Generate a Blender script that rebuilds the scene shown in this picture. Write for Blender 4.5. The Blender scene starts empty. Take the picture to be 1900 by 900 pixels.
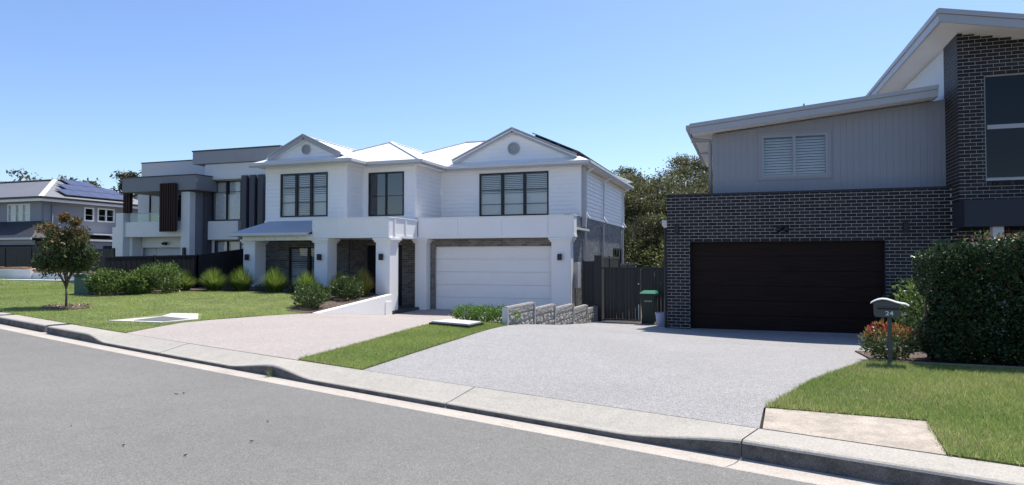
import bpy, bmesh, math, random
import numpy as np
from mathutils import Vector, Matrix
from mathutils.geometry import delaunay_2d_cdt
random.seed(7)
S = bpy.context.scene; COL = S.collection
# ---------------------------------------------------------------- camera, sky, sun, exposure
cd = bpy.data.cameras.new('camera'); cam = bpy.data.objects.new('camera', cd); COL.objects.link(cam)
cam.location = (0, 0, 1.6); cam.rotation_euler = (math.radians(90)+math.atan(32/1264), 0, math.radians(19.2))
cd.sensor_width = 36; cd.lens = 36*1264/1900; cd.clip_end = 3000; S.camera = cam
SUN_EL, SUN_AZ = math.radians(61.5), math.radians(17)      # azimuth from +Y towards +X
W = bpy.data.worlds.new('World'); S.world = W; W.use_nodes = True
wn = W.node_tree.nodes; wl = W.node_tree.links
sky = wn.new('ShaderNodeTexSky'); sky.sky_type = 'NISHITA'; sky.sun_disc = False
sky.sun_elevation = SUN_EL; sky.sun_rotation = SUN_AZ; sky.air_density = 1.0; sky.dust_density = .7; sky.ozone_density = 5; sky.altitude = 30
bg = wn['Background']; hs = wn.new('ShaderNodeHueSaturation'); hs.inputs['Hue'].default_value = .507; hs.inputs['Saturation'].default_value = 1.06; wl.new(sky.outputs[0], hs.inputs['Color']); wl.new(hs.outputs[0], bg.inputs[0]); bg.inputs[1].default_value = .115
sl = bpy.data.lights.new('sun', 'SUN'); sl.energy = 4.3; sl.angle = math.radians(.53); sl.color = (1, .94, .85)
so = bpy.data.objects.new('sun', sl); COL.objects.link(so); so.location = (20, 40, 60)
sd = Vector((math.sin(SUN_AZ)*math.cos(SUN_EL), math.cos(SUN_AZ)*math.cos(SUN_EL), math.sin(SUN_EL)))
so.rotation_euler = sd.to_track_quat('Z', 'Y').to_euler()
vs = S.view_settings; vs.view_transform = 'Standard'; vs.look = 'None'; vs.exposure = .69; vs.gamma = 1; vs.use_curve_mapping = False
# ---------------------------------------------------------------- materials
def nd(nt, t, **k):
    n = nt.nodes.new(t)
    for a, b in k.items(): setattr(n, a, b)
    return n
def base(name):
    m = bpy.data.materials.new(name); m.use_nodes = True; nt = m.node_tree
    return m, nt, nt.nodes['Principled BSDF']
def ramp(nt, fac, stops):
    r = nd(nt, 'ShaderNodeValToRGB'); e = r.color_ramp.elements
    while len(e) < len(stops): e.new(.5)
    for i, (p, c) in enumerate(stops): e[i].position = p; e[i].color = (*c, 1)
    nt.links.new(fac, r.inputs[0]); return r.outputs[0]
def noise(nt, scale, detail=3, rough=.55, vec=None):
    n = nd(nt, 'ShaderNodeTexNoise'); n.inputs['Scale'].default_value = scale
    n.inputs['Detail'].default_value = detail; n.inputs['Roughness'].default_value = rough
    nt.links.new(vec or coords(nt), n.inputs['Vector']); return n.outputs['Fac']
def coords(nt):
    n = nt.nodes.get('GEO') or nd(nt, 'ShaderNodeNewGeometry', name='GEO'); return n.outputs['Position']
def mul(nt, a, b, f=1.0, mode='MULTIPLY'):
    x = nd(nt, 'ShaderNodeMix', data_type='RGBA', blend_type=mode); x.inputs['Factor'].default_value = f
    nt.links.new(a, x.inputs['A']); nt.links.new(b, x.inputs['B']); return x.outputs['Result']
def bump(nt, p, h, dist=.01, st=.5):
    b = nd(nt, 'ShaderNodeBump'); b.inputs['Distance'].default_value = dist; b.inputs['Strength'].default_value = st
    nt.links.new(h, b.inputs['Height']); nt.links.new(b.outputs[0], p.inputs['Normal'])
def g(v): return (v, v, v)
def plain(name, col, rough=.6, var=.06, scale=1.5, fine=0, bs=0, bscale=60, metal=0, spec=.4, coat=0):
    m, nt, p = base(name)
    lo = tuple(c*(1-var) for c in col); hi = tuple(min(1, c*(1+var)) for c in col)
    c = ramp(nt, noise(nt, scale, 5, .6), [(.3, lo), (.7, hi)])
    if fine:
        c = mul(nt, c, ramp(nt, noise(nt, 90, 2), [(.3, g(1-fine)), (.7, g(1+fine*.5))]))
    nt.links.new(c, p.inputs['Base Color']); p.inputs['Roughness'].default_value = rough
    p.inputs['Metallic'].default_value = metal; p.inputs['Specular IOR Level'].default_value = spec
    p.inputs['Coat Weight'].default_value = coat
    if bs: bump(nt, p, noise(nt, bscale, 4), .004, bs)
    return m
def speckle(name, cols, sc=220, rough=.85, patch=.12, big=.5, bs=.5, stain=None):
    m, nt, p = base(name)
    v = nd(nt, 'ShaderNodeTexVoronoi'); v.inputs['Scale'].default_value = sc; nt.links.new(coords(nt), v.inputs['Vector'])
    sep = nd(nt, 'ShaderNodeSeparateColor'); nt.links.new(v.outputs['Color'], sep.inputs[0])
    c = ramp(nt, sep.outputs[0], cols)
    v2 = nd(nt, 'ShaderNodeTexVoronoi'); v2.inputs['Scale'].default_value = sc*.32; nt.links.new(coords(nt), v2.inputs['Vector'])
    s2 = nd(nt, 'ShaderNodeSeparateColor'); nt.links.new(v2.outputs['Color'], s2.inputs[0])
    c = mul(nt, c, ramp(nt, s2.outputs[1], [(0, g(.84)), (.5, g(1)), (1, g(1.12))]))
    c = mul(nt, c, ramp(nt, noise(nt, big, 5, .65), [(.3, g(1-patch)), (.7, g(1+patch*.6))]))
    c = mul(nt, c, ramp(nt, noise(nt, 7, 4, .7), [(.3, g(.95)), (.7, g(1.04))]))
    if stain:
        c = mul(nt, c, ramp(nt, noise(nt, stain[0], 6, .7), [(stain[1], g(stain[2])), (stain[1]+.05, g(1))]))
    nt.links.new(c, p.inputs['Base Color']); p.inputs['Roughness'].default_value = rough; p.inputs['Specular IOR Level'].default_value = .25
    bump(nt, p, v.outputs['Distance'], .004, bs); return m
def leafmat(name, tint=(1, 1, 1), rough=.45, trans=.3, spec=.4):
    m, nt, p = base(name); a = nd(nt, 'ShaderNodeAttribute', attribute_name='col')
    nt.links.new(a.outputs['Color'], p.inputs['Base Color']); p.inputs['Roughness'].default_value = rough; p.inputs['Specular IOR Level'].default_value = spec
    t = nd(nt, 'ShaderNodeBsdfTranslucent'); h = nd(nt, 'ShaderNodeHueSaturation'); h.inputs['Value'].default_value = 1.6; h.inputs['Hue'].default_value = .49
    nt.links.new(a.outputs['Color'], h.inputs['Color']); nt.links.new(h.outputs[0], t.inputs['Color'])
    mx = nd(nt, 'ShaderNodeMixShader'); mx.inputs[0].default_value = trans
    nt.links.new(p.outputs[0], mx.inputs[1]); nt.links.new(t.outputs[0], mx.inputs[2])
    nt.links.new(mx.outputs[0], nt.nodes['Material Output'].inputs['Surface']); return m
def glassmat(name, tint=(.86, .87, .875), refl=1.2):
    m, nt, p = base(name); nt.nodes.remove(p)
    t = nd(nt, 'ShaderNodeBsdfTransparent'); t.inputs[0].default_value = (*tint, 1)
    gl = nd(nt, 'ShaderNodeBsdfGlossy'); gl.inputs['Roughness'].default_value = .01; gl.inputs[0].default_value = (*g(.95), 1)
    wv = noise(nt, .9, 1); b = nd(nt, 'ShaderNodeBump'); b.inputs['Distance'].default_value = .01; b.inputs['Strength'].default_value = .04
    nt.links.new(wv, b.inputs['Height']); nt.links.new(b.outputs[0], gl.inputs['Normal'])
    f = nd(nt, 'ShaderNodeFresnel'); f.inputs[0].default_value = 1.5
    k = nd(nt, 'ShaderNodeMath', operation='MULTIPLY'); k.inputs[1].default_value = 1.8*refl; k.use_clamp = True; nt.links.new(f.outputs[0], k.inputs[0])
    coords(nt); fb = nd(nt, 'ShaderNodeMath', operation='SUBTRACT'); fb.inputs[0].default_value = 1; nt.links.new(nt.nodes['GEO'].outputs['Backfacing'], fb.inputs[1])
    k2 = nd(nt, 'ShaderNodeMath', operation='MULTIPLY'); nt.links.new(k.outputs[0], k2.inputs[0]); nt.links.new(fb.outputs[0], k2.inputs[1]); k = k2
    mx = nd(nt, 'ShaderNodeMixShader'); nt.links.new(k.outputs[0], mx.inputs[0]); nt.links.new(t.outputs[0], mx.inputs[1]); nt.links.new(gl.outputs[0], mx.inputs[2])
    nt.links.new(mx.outputs[0], nt.nodes['Material Output'].inputs['Surface']); return m
def corrugated(name, col, pitch=.1, rough=.4, st=.5, metal=0.0, var=.05):
    m, nt, p = base(name); uv = nd(nt, 'ShaderNodeUVMap', uv_map='UVMap'); sx = nd(nt, 'ShaderNodeSeparateXYZ'); nt.links.new(uv.outputs[0], sx.inputs[0])
    a = nd(nt, 'ShaderNodeMath', operation='MULTIPLY'); a.inputs[1].default_value = 2*math.pi/pitch; nt.links.new(sx.outputs[0], a.inputs[0])
    s = nd(nt, 'ShaderNodeMath', operation='SINE'); nt.links.new(a.outputs[0], s.inputs[0])
    bump(nt, p, s.outputs[0], pitch*.15, st)
    nt.links.new(ramp(nt, noise(nt, .7, 4), [(.3, tuple(c*(1-var) for c in col)), (.7, tuple(c*(1+var) for c in col))]), p.inputs['Base Color'])
    p.inputs['Roughness'].default_value = rough; p.inputs['Metallic'].default_value = metal; p.inputs['Specular IOR Level'].default_value = .5; return m
def brickmat(name, cols, rough=.6):
    m, nt, p = base(name); a = nd(nt, 'ShaderNodeAttribute', attribute_name='bv'); o = nd(nt, 'ShaderNodeObjectInfo')
    ad = nd(nt, 'ShaderNodeMath', operation='ADD'); nt.links.new(a.outputs['Fac'], ad.inputs[0]); nt.links.new(o.outputs['Random'], ad.inputs[1])
    fr = nd(nt, 'ShaderNodeMath', operation='FRACT'); nt.links.new(ad.outputs[0], fr.inputs[0])
    c = ramp(nt, fr.outputs[0], cols); c = mul(nt, c, ramp(nt, noise(nt, 25, 4), [(.3, g(.82)), (.7, g(1.12))]))
    nt.links.new(c, p.inputs['Base Color']); p.inputs['Roughness'].default_value = rough; p.inputs['Specular IOR Level'].default_value = .35
    bump(nt, p, noise(nt, 120, 3), .003, .4); return m
def woodmat(name, c0, c1, rough=.5, axis=0, sc=(2, 40, 40)):
    m, nt, p = base(name); mp = nd(nt, 'ShaderNodeMapping'); mp.inputs['Scale'].default_value = sc; nt.links.new(coords(nt), mp.inputs[0])
    nt.links.new(ramp(nt, noise(nt, 1, 5, .6, mp.outputs[0]), [(.3, c0), (.7, c1)]), p.inputs['Base Color'])
    p.inputs['Roughness'].default_value = rough; p.inputs['Specular IOR Level'].default_value = .15; bump(nt, p, noise(nt, 1, 4, .6, mp.outputs[0]), .002, .3); return m

MAT = dict(
 asphalt=speckle('asphalt', [(0, (.115, .114, .107)), (.35, (.172, .170, .159)), (.7, (.214, .211, .198)), (1, (.31, .304, .283))], 240, .9, .13, .28, .6, (11, .30, .86)),
 pink=speckle('pink_aggregate', [(0, (.20, .16, .14)), (.3, (.328, .290, .265)), (.7, (.405, .366, .338)), (1, (.56, .525, .50))], 200, .85, .09, .35, .45),
 greyagg=speckle('grey_aggregate', [(0, (.09, .09, .095)), (.25, (.238, .235, .233)), (.7, (.335, .329, .323)), (1, (.52, .51, .495))], 200, .85, .11, .3, .45),
 concrete=speckle('kerb_concrete', [(0, (.335, .315, .272)), (.5, (.405, .38, .332)), (1, (.46, .435, .385))], 300, .85, .07, 1.2, .25, (4, .40, .95)),
 gutter=speckle('gutter_concrete', [(0, (.37, .335, .29)), (.5, (.435, .395, .345)), (1, (.50, .46, .41))], 300, .85, .10, 1.1, .25, (2.1, .38, .86)),
 pad=speckle('pad_concrete', [(0, (.36, .315, .255)), (.5, (.43, .375, .31)), (1, (.49, .435, .37))], 300, .85, .2, 2.2, .25, (5, .46, .86)),
 kerbface=speckle('shade_dark_kerb_face', [(0, (.085, .08, .075)), (.5, (.135, .13, .12)), (1, (.19, .18, .17))], 300, .9, .25, 2.5, .3, (5, .45, .8)),  # shade of the front face painted in as dark concrete, with random mottling
 slabdark=plain('porch_tile', (.06, .06, .065), .5, .1),
 soil=plain('soil', (.10, .085, .06), .95, .3, 2, .4, .6, 30),
 lawn=plain('lawn_soil', (.15, .18, .055), .95, .3, 1.2, .35, .6, 60),
 mulch=speckle('mulch', [(0, (.025, .018, .013)), (.4, (.07, .05, .038)), (.8, (.14, .10, .08)), (1, (.30, .25, .21))], 60, .95, .2, 1.5, .9),
 white=plain('white_render', (.89, .885, .87), .75, .025, .8, 0, .25, 220),
 whiteb=plain('white_weatherboard', (.87, .87, .87), .55, .02, 1.2),
 trimgrey=plain('grey_trim', (.40, .405, .42), .5, .03),
 gutterw=plain('pale_gutter', (.60, .60, .59), .45, .03),
 soffit=plain('soffit', (.90, .885, .85), .7, .03),
 black=plain('black_frame', (.018, .018, .022), .45, .1),
 doorw=plain('white_garage_door', (.90, .885, .86), .5, .015, 2),
 dooru=woodmat('dark_timber_door', (.010, .005, .004), (.026, .012, .009), .55),
 roofw=corrugated('white_roof_metal', (.84, .845, .85), .1, .42, .35),
 roofg=corrugated('blue_grey_porch_roof', (.42, .45, .50), .1, .5, .35),
 roofa=corrugated('grey_roof_metal', (.20, .20, .208), .12, .5, .3),
 roofd=corrugated('dark_grey_roof', (.028, .030, .035), .12, .55, .3),
 brickD=brickmat('dark_brick', [(0, (.007, .007, .010)), (.5, (.016, .014, .0185)), (.85, (.026, .022, .027)), (1, (.034, .030, .031))], .6),
 mortarD=plain('pale_mortar', (.60, .56, .52), .9, .12, 3, .15),
 brickC=brickmat('grey_brown_brick', [(0, (.11, .098, .086)), (.5, (.17, .152, .135)), (1, (.235, .21, .19))], .7),
 brickS=brickmat('grey_brick', [(0, (.15, .15, .155)), (.5, (.21, .21, .215)), (1, (.27, .265, .26))], .7),
 mortarC=plain('grey_mortar', (.34, .32, .30), .9, .1, 3),
 mortarS=plain('dark_grey_mortar', (.17, .17, .17), .9, .1, 3),
 cladD=plain('grey_cladding', (.285, .295, .33), .6, .03, 1.0),
 cladL=plain('pale_cladding', (.64, .67, .69), .6, .03, 1.0),
 fasciaD=plain('fascia_grey', (.40, .41, .43), .5, .03),
 frameD=plain('grey_window_frame', (.33, .345, .38), .45, .03),
 navy=plain('navy_fascia', (.022, .025, .036), .5, .05),
 fence=plain('charcoal_fence_steel', (.014, .015, .017), .45, .08, 1.5),
 glass=glassmat('window_glass'), glassd=glassmat('tinted_glass', (.55, .57, .60), 1.6), glasst=glassmat('dark_reflection_glass', (.2, .21, .25), .4), glassr=glassmat('rail_glass', (.7, .85, .82), 1.2),  # glasst: darkened tint stands in for a dark reflection in the bay window
 room=plain('unlit_room_dark', (.055, .055, .06), .9, .2), shutter=plain('white_shutter', (.80, .80, .79), .6, .03), curtain=plain('sheer_curtain', (.85, .85, .85), .9, .12, 9),
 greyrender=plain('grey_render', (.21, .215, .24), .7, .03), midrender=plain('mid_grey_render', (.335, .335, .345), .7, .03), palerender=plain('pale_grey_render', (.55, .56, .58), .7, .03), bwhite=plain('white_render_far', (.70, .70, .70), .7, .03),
 slat=plain('brown_slat', (.030, .012, .008), .8, .15, 6), charcoal=plain('charcoal_fin', (.07, .07, .085), .55, .05),
 boardA=plain('grey_weatherboard', (.30, .30, .315), .65, .03), trimA=plain('white_trim', (.78, .78, .77), .5, .02), gutterd=plain('dark_gutter', (.03, .03, .035), .4, .05),
 solar=plain('solar_cells', (.012, .016, .035), .12, .2, 3, spec=.6, coat=.6), solara=plain('solar_glass', (.13, .14, .20), .25, .15, 3, metal=.5), alu=plain('aluminium', (.62, .63, .64), .35, .05, metal=.8),
 sleeper=speckle('concrete_sleeper', [(0, (.25, .245, .23)), (.5, (.30, .295, .28)), (1, (.36, .35, .335))], 160, .9, .12, 1.6, .3),
 galv=plain('galvanised_steel', (.55, .56, .57), .45, .1, 8, metal=.5),
 bin=plain('dark_green_plastic', (.010, .024, .020), .5, .1), binlid=plain('green_lid', (.012, .19, .10), .4, .05), mark=plain('pale_stamp', (.30, .32, .31), .6, .3, 60),
 pot=plain('pale_pot', (.30, .34, .46), .6, .06), rubber=plain('black_rubber', (.015, .015, .015), .7, .05),
 mailbody=plain('mailbox_steel', (.070, .075, .078), .45, .05), mailroof=plain('mailbox_roof', (.62, .63, .64), .4, .03),
 ubox=plain('green_cabinet', (.035, .10, .075), .5, .08), lid=plain('grey_lid', (.13, .135, .14), .8, .1, 3, .3), lidw=plain('pale_lid', (.54, .535, .51), .7, .05, 3, .1),
 sand=speckle('sandstone', [(0, (.34, .20, .12)), (.5, (.46, .30, .19)), (1, (.58, .42, .29))], 40, .9, .2, 1.5, .8),
 dryleaf=plain('dry_leaf', (.05, .04, .03), .8, .3, 20), timber=woodmat('old_timber', (.20, .16, .12), (.36, .30, .24), .8), reddoor=woodmat('red_brown_door', (.05, .012, .008), (.09, .025, .016), .45),
 bark=plain('grey_brown_bark', (.15, .12, .095), .9, .35, 12, .3, .6, 40), gumbark=plain('pale_gum_bark', (.42, .38, .33), .85, .3, 3),
 leaf=leafmat('leaf'), gloss=leafmat('glossy_leaf', rough=.38, trans=.2, spec=.3), grass=leafmat('grass_blade', rough=.55, trans=.35, spec=.25), gum=leafmat('gum_leaf', rough=.5, trans=.35, spec=.3),
)
# ---------------------------------------------------------------- builders
class MB:
    def __init__(s): s.v = []; s.f = []
    def hexa(s, p):
        n = len(s.v); s.v += [tuple(q) for q in p]
        s.f += [tuple(n+i for i in q) for q in ((0,3,2,1),(4,5,6,7),(0,1,5,4),(1,2,6,5),(2,3,7,6),(3,0,4,7))]; return s
    def box(s, x0, x1, y0, y1, z0, z1):
        return s.hexa([(x0,y0,z0),(x1,y0,z0),(x1,y1,z0),(x0,y1,z0),(x0,y0,z1),(x1,y0,z1),(x1,y1,z1),(x0,y1,z1)])
    def fb(s, fr, u0, u1, d0, d1, z0, z1):
        return s.hexa([fr(*q) for q in ((u0,d0,z0),(u1,d0,z0),(u1,d1,z0),(u0,d1,z0),(u0,d0,z1),(u1,d0,z1),(u1,d1,z1),(u0,d1,z1))])
    def prism(s, bot, top):
        n = len(s.v); k = len(bot); s.v += [tuple(q) for q in bot] + [tuple(q) for q in top]
        s.f += [tuple(n+i for i in reversed(range(k))), tuple(n+k+i for i in range(k))]
        s.f += [(n+i, n+(i+1) % k, n+k+(i+1) % k, n+k+i) for i in range(k)]; return s
    def beam(s, a, b, w, h, up=(0,0,1)):
        a, b, up = Vector(a), Vector(b), Vector(up); t = (b-a).normalized(); sd_ = t.cross(up).normalized()*(w/2); u = sd_.cross(t).normalized()*(h/2)
        return s.hexa([a-sd_-u, a+sd_-u, b+sd_-u, b-sd_-u, a-sd_+u, a+sd_+u, b+sd_+u, b-sd_+u])
    def tube(s, pts, rad, k=8):
        pts = [Vector(p) for p in pts]; rad = rad if isinstance(rad, (list, tuple)) else [rad]*len(pts); n = len(s.v)
        for i, p in enumerate(pts):
            t = (pts[min(i+1, len(pts)-1)]-pts[max(i-1, 0)]).normalized(); a = t.orthogonal().normalized() if abs(t.z) < .999 else Vector((1,0,0)); b = t.cross(a)
            s.v += [tuple(p+(a*math.cos(6.2832*j/k)+b*math.sin(6.2832*j/k))*rad[i]) for j in range(k)]
        for i in range(len(pts)-1):
            s.f += [(n+i*k+j, n+i*k+(j+1) % k, n+(i+1)*k+(j+1) % k, n+(i+1)*k+j) for j in range(k)]
        s.f += [tuple(n+j for j in reversed(range(k))), tuple(n+(len(pts)-1)*k+j for j in range(k))]; return s
    def lathe(s, prof, c, k=16):
        n = len(s.v)
        for r, z in prof: s.v += [(c[0]+r*math.cos(6.2832*j/k), c[1]+r*math.sin(6.2832*j/k), c[2]+z) for j in range(k)]
        for i in range(len(prof)-1): s.f += [(n+i*k+j, n+i*k+(j+1) % k, n+(i+1)*k+(j+1) % k, n+(i+1)*k+j) for j in range(k)]
        s.f += [tuple(n+j for j in reversed(range(k))), tuple(n+(len(prof)-1)*k+j for j in range(k))]; return s
    def build(s, name, mat, parent=None, bevel=0, smooth=False, origin=None, uv=False, seg=2):
        o3 = Vector(RL.get(parent, (0,0,0)) if parent else (origin or (0,0,0)))
        me = bpy.data.meshes.new(name); me.from_pydata([tuple(Vector(q)-o3) for q in s.v], [], s.f)
        bm = bmesh.new(); bm.from_mesh(me); bmesh.ops.recalc_face_normals(bm, faces=bm.faces)
        if bevel: bmesh.ops.bevel(bm, geom=[e for e in bm.edges if e.is_manifold and e.calc_face_angle(0) > .6], offset=bevel, segments=seg, affect='EDGES', clamp_overlap=True)
        if uv:
            L = bm.loops.layers.uv.new('UVMap')
            for f in bm.faces:
                nn = f.normal; h = Vector((0,0,1)).cross(nn)
                if h.length < 1e-4: h = Vector((1,0,0))
                h.normalize(); w = nn.cross(h)
                for l in f.loops: q = l.vert.co + o3; l[L].uv = (q.dot(h), q.dot(w))
        if smooth:
            for f in bm.faces: f.smooth = True
        bm.to_mesh(me); bm.free()
        return link(name, me, mat, parent, origin)
RL = {}
def link(name, me, mat, parent=None, origin=None):
    if mat and not me.materials: me.materials.append(MAT[mat])
    o = bpy.data.objects.new(name, me); COL.objects.link(o)
    if parent: o.parent = parent; RL[o] = RL[parent]
    else: o.location = origin or (0,0,0); RL[o] = Vector(origin or (0,0,0))
    return o
def thing(name, label, cat, loc, group=None):
    o = bpy.data.objects.new(name, None); COL.objects.link(o); o.location = loc; o.empty_display_size = .3; RL[o] = Vector(loc)
    return tag(o, label, cat, group)
def tag(o, label, cat, group=None):
    o['label'] = label; o['category'] = cat
    if group: o['group'] = group
    return o
def struct(o): o['kind'] = 'structure'; return o
def stuff(o): o['kind'] = 'stuff'; return o
def sroot(name, loc=(0,0,0)):
    o = bpy.data.objects.new(name, None); COL.objects.link(o); o.location = loc; RL[o] = Vector(loc); return struct(o)
def npmesh(name, v, f, mat, parent=None, origin=None, col=None, smooth=False, attr=None):
    o3 = np.array(RL.get(parent, (0,0,0)) if parent else (origin or (0,0,0)), float)
    v = np.asarray(v, np.float64)-o3; f = np.asarray(f, np.int32); me = bpy.data.meshes.new(name)
    me.vertices.add(len(v)); me.vertices.foreach_set('co', v.astype(np.float32).ravel()); k = f.shape[1]
    me.loops.add(f.size); me.loops.foreach_set('vertex_index', f.ravel()); me.polygons.add(len(f))
    me.polygons.foreach_set('loop_start', np.arange(0, f.size, k, dtype=np.int32)); me.polygons.foreach_set('loop_total', np.full(len(f), k, np.int32))
    if smooth: me.polygons.foreach_set('use_smooth', np.ones(len(f), bool))
    if col is not None:
        a = me.color_attributes.new('col', 'FLOAT_COLOR', 'POINT'); a.data.foreach_set('color', np.column_stack([col, np.ones(len(col))]).astype(np.float32).ravel())
    if attr is not None:
        a = me.attributes.new('bv', 'FLOAT', 'POINT'); a.data.foreach_set('value', attr.astype(np.float32))
    me.update(calc_edges=True); return link(name, me, mat, parent, origin)
def F(y): return lambda u, d, z: (u, y-d, z)          # wall facing -Y
def R(x): return lambda u, d, z: (x+d, u, z)          # wall facing +X
def Lf(x): return lambda u, d, z: (x-d, u, z)         # wall facing -X
def cuts(u0, u1, z0, z1, ops):
    zs = sorted({z0, z1, *[min(max(z, z0), z1) for o in ops for z in o[2:]]}); out = []
    for a, b in zip(zs, zs[1:]):
        if b-a < 1e-6: continue
        zm = (a+b)/2; segs = [(u0, u1)]
        for o in ops:
            if o[2] < zm < o[3]:
                segs = [q for s0, s1 in segs for q in ((s0, min(s1, o[0])), (max(s0, o[1]), s1)) if q[1]-q[0] > 1e-6]
        out += [(p, q, a, b) for p, q in segs]
    return out
def wall(root, name, fr, u0, u1, z0, z1, mat, ops=(), thick=.2, d=0.):
    m = MB()
    for a, b, c, e in cuts(u0, u1, z0, z1, ops): m.fb(fr, a, b, d-thick, d, c, e)
    return m.build(name, mat, root)
def boards(parent, fr, u0, u1, z0, z1, mat, ops=(), h=.17, name='weatherboard', joined=False, d0=.0, top=None):
    z = z0; J = MB()
    while z < z1-.02:
        zt = min(z+h, z1); mid = (z+zt)/2; segs = [(u0, u1)]
        for o in ops:
            if o[2] < zt-.01 and o[3] > z+.01: segs = [q for s0, s1 in segs for q in ((s0, min(s1, o[0])), (max(s0, o[1]), s1)) if q[1]-q[0] > .01]
        for a, b in segs:
            # a full-height board cut round an opening: clip it in height too
            m = J if joined else MB(); lo, hi = z, zt
            m.hexa([fr(*q) for q in ((a,d0,lo),(b,d0,lo),(b,d0+.030,lo),(a,d0+.030,lo),(a,d0,hi-.004),(b,d0,hi-.004),(b,d0+.008,hi-.004),(a,d0+.008,hi-.004))])
            if not joined: m.build(name, mat, parent)
        z = zt
    if joined: stuff(J.build(name+'s', mat, parent))
BRICKQ = {}
def bricks(root, key, fr, kind, u0, u1, z0, z1, ops=(), L=.23, H=.075, J=.011, dep=.03, phase=0., top=None):
    """lay a stretcher-bond face; whole bricks are queued so that the nearest become objects of their own"""
    row = 0; z = z0
    while z < z1-.02:
        zt = min(z+H, z1); u = u0 - (row % 2)*(L+J)/2 - phase
        while u < u1:
            a, b = max(u, u0), min(u+L, u1)
            if b-a > .03:
                segs = [(a, b)]
                for o in ops:
                    if o[2] < zt-.012 and o[3] > z+.012: segs = [q for s0, s1 in segs for q in ((s0, min(s1, o[0])), (max(s0, o[1]), s1)) if q[1]-q[0] > .02]
                for p, q in segs:
                    zt2 = zt
                    if top:
                        zt2 = min(zt, top(p), top(q))
                        if zt2-z < .015: continue
                    BRICKQ.setdefault(root, []).append((fr, kind, p, q, z, zt2, dep, key))
            u += L+J
        z += H+J; row += 1
def lay_bricks(root, hide=None, limit=300):
    Q = BRICKQ.get(root, []); full = []; rest = []
    for b in Q:
        c = Vector(b[0]((b[2]+b[3])/2, 0, (b[4]+b[5])/2)); isf = abs(b[3]-b[2]-.23) < 1e-4 and abs(b[5]-b[4]-.075) < 1e-4 and not (hide and hide(c))
        (full if isf else rest).append((c.length, b, c))
    full.sort(key=lambda q: q[0]); rest += full[limit:]; full = full[:limit]; ME = {}
    for _, b, c in full:
        fr, kind, p, q, z, zt, dep, key = b
        if (key, kind) not in ME:
            o0 = Vector(fr((p+q)/2, 0, (z+zt)/2)); m = MB().fb(fr, p, q, -dep, 0, z, zt); m.v = [tuple(Vector(t)-o0) for t in m.v]
            me = bpy.data.meshes.new('brick'); me.from_pydata(m.v, [], m.f); bm = bmesh.new(); bm.from_mesh(me); bmesh.ops.recalc_face_normals(bm, faces=bm.faces); bm.to_mesh(me); bm.free()
            me.materials.append(MAT[key]); ME[(key, kind)] = me
        o = bpy.data.objects.new('brick', ME[(key, kind)]); COL.objects.link(o); o.parent = root; o.location = c-RL[root]
    rng = random.Random(3)
    for key in sorted({b[1][7] for b in rest}):
        m = MB(); at = []
        for _, b, c in rest:
            if b[7] != key: continue
            m.fb(b[0], b[2], b[3], -b[6], 0, b[4], b[5]); at += [rng.random()]*8
        o = m.build('brick_courses', key, root); a = o.data.attributes.new('bv', 'FLOAT', 'POINT'); a.data.foreach_set('value', np.array(at, np.float32)); stuff(o)
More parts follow.
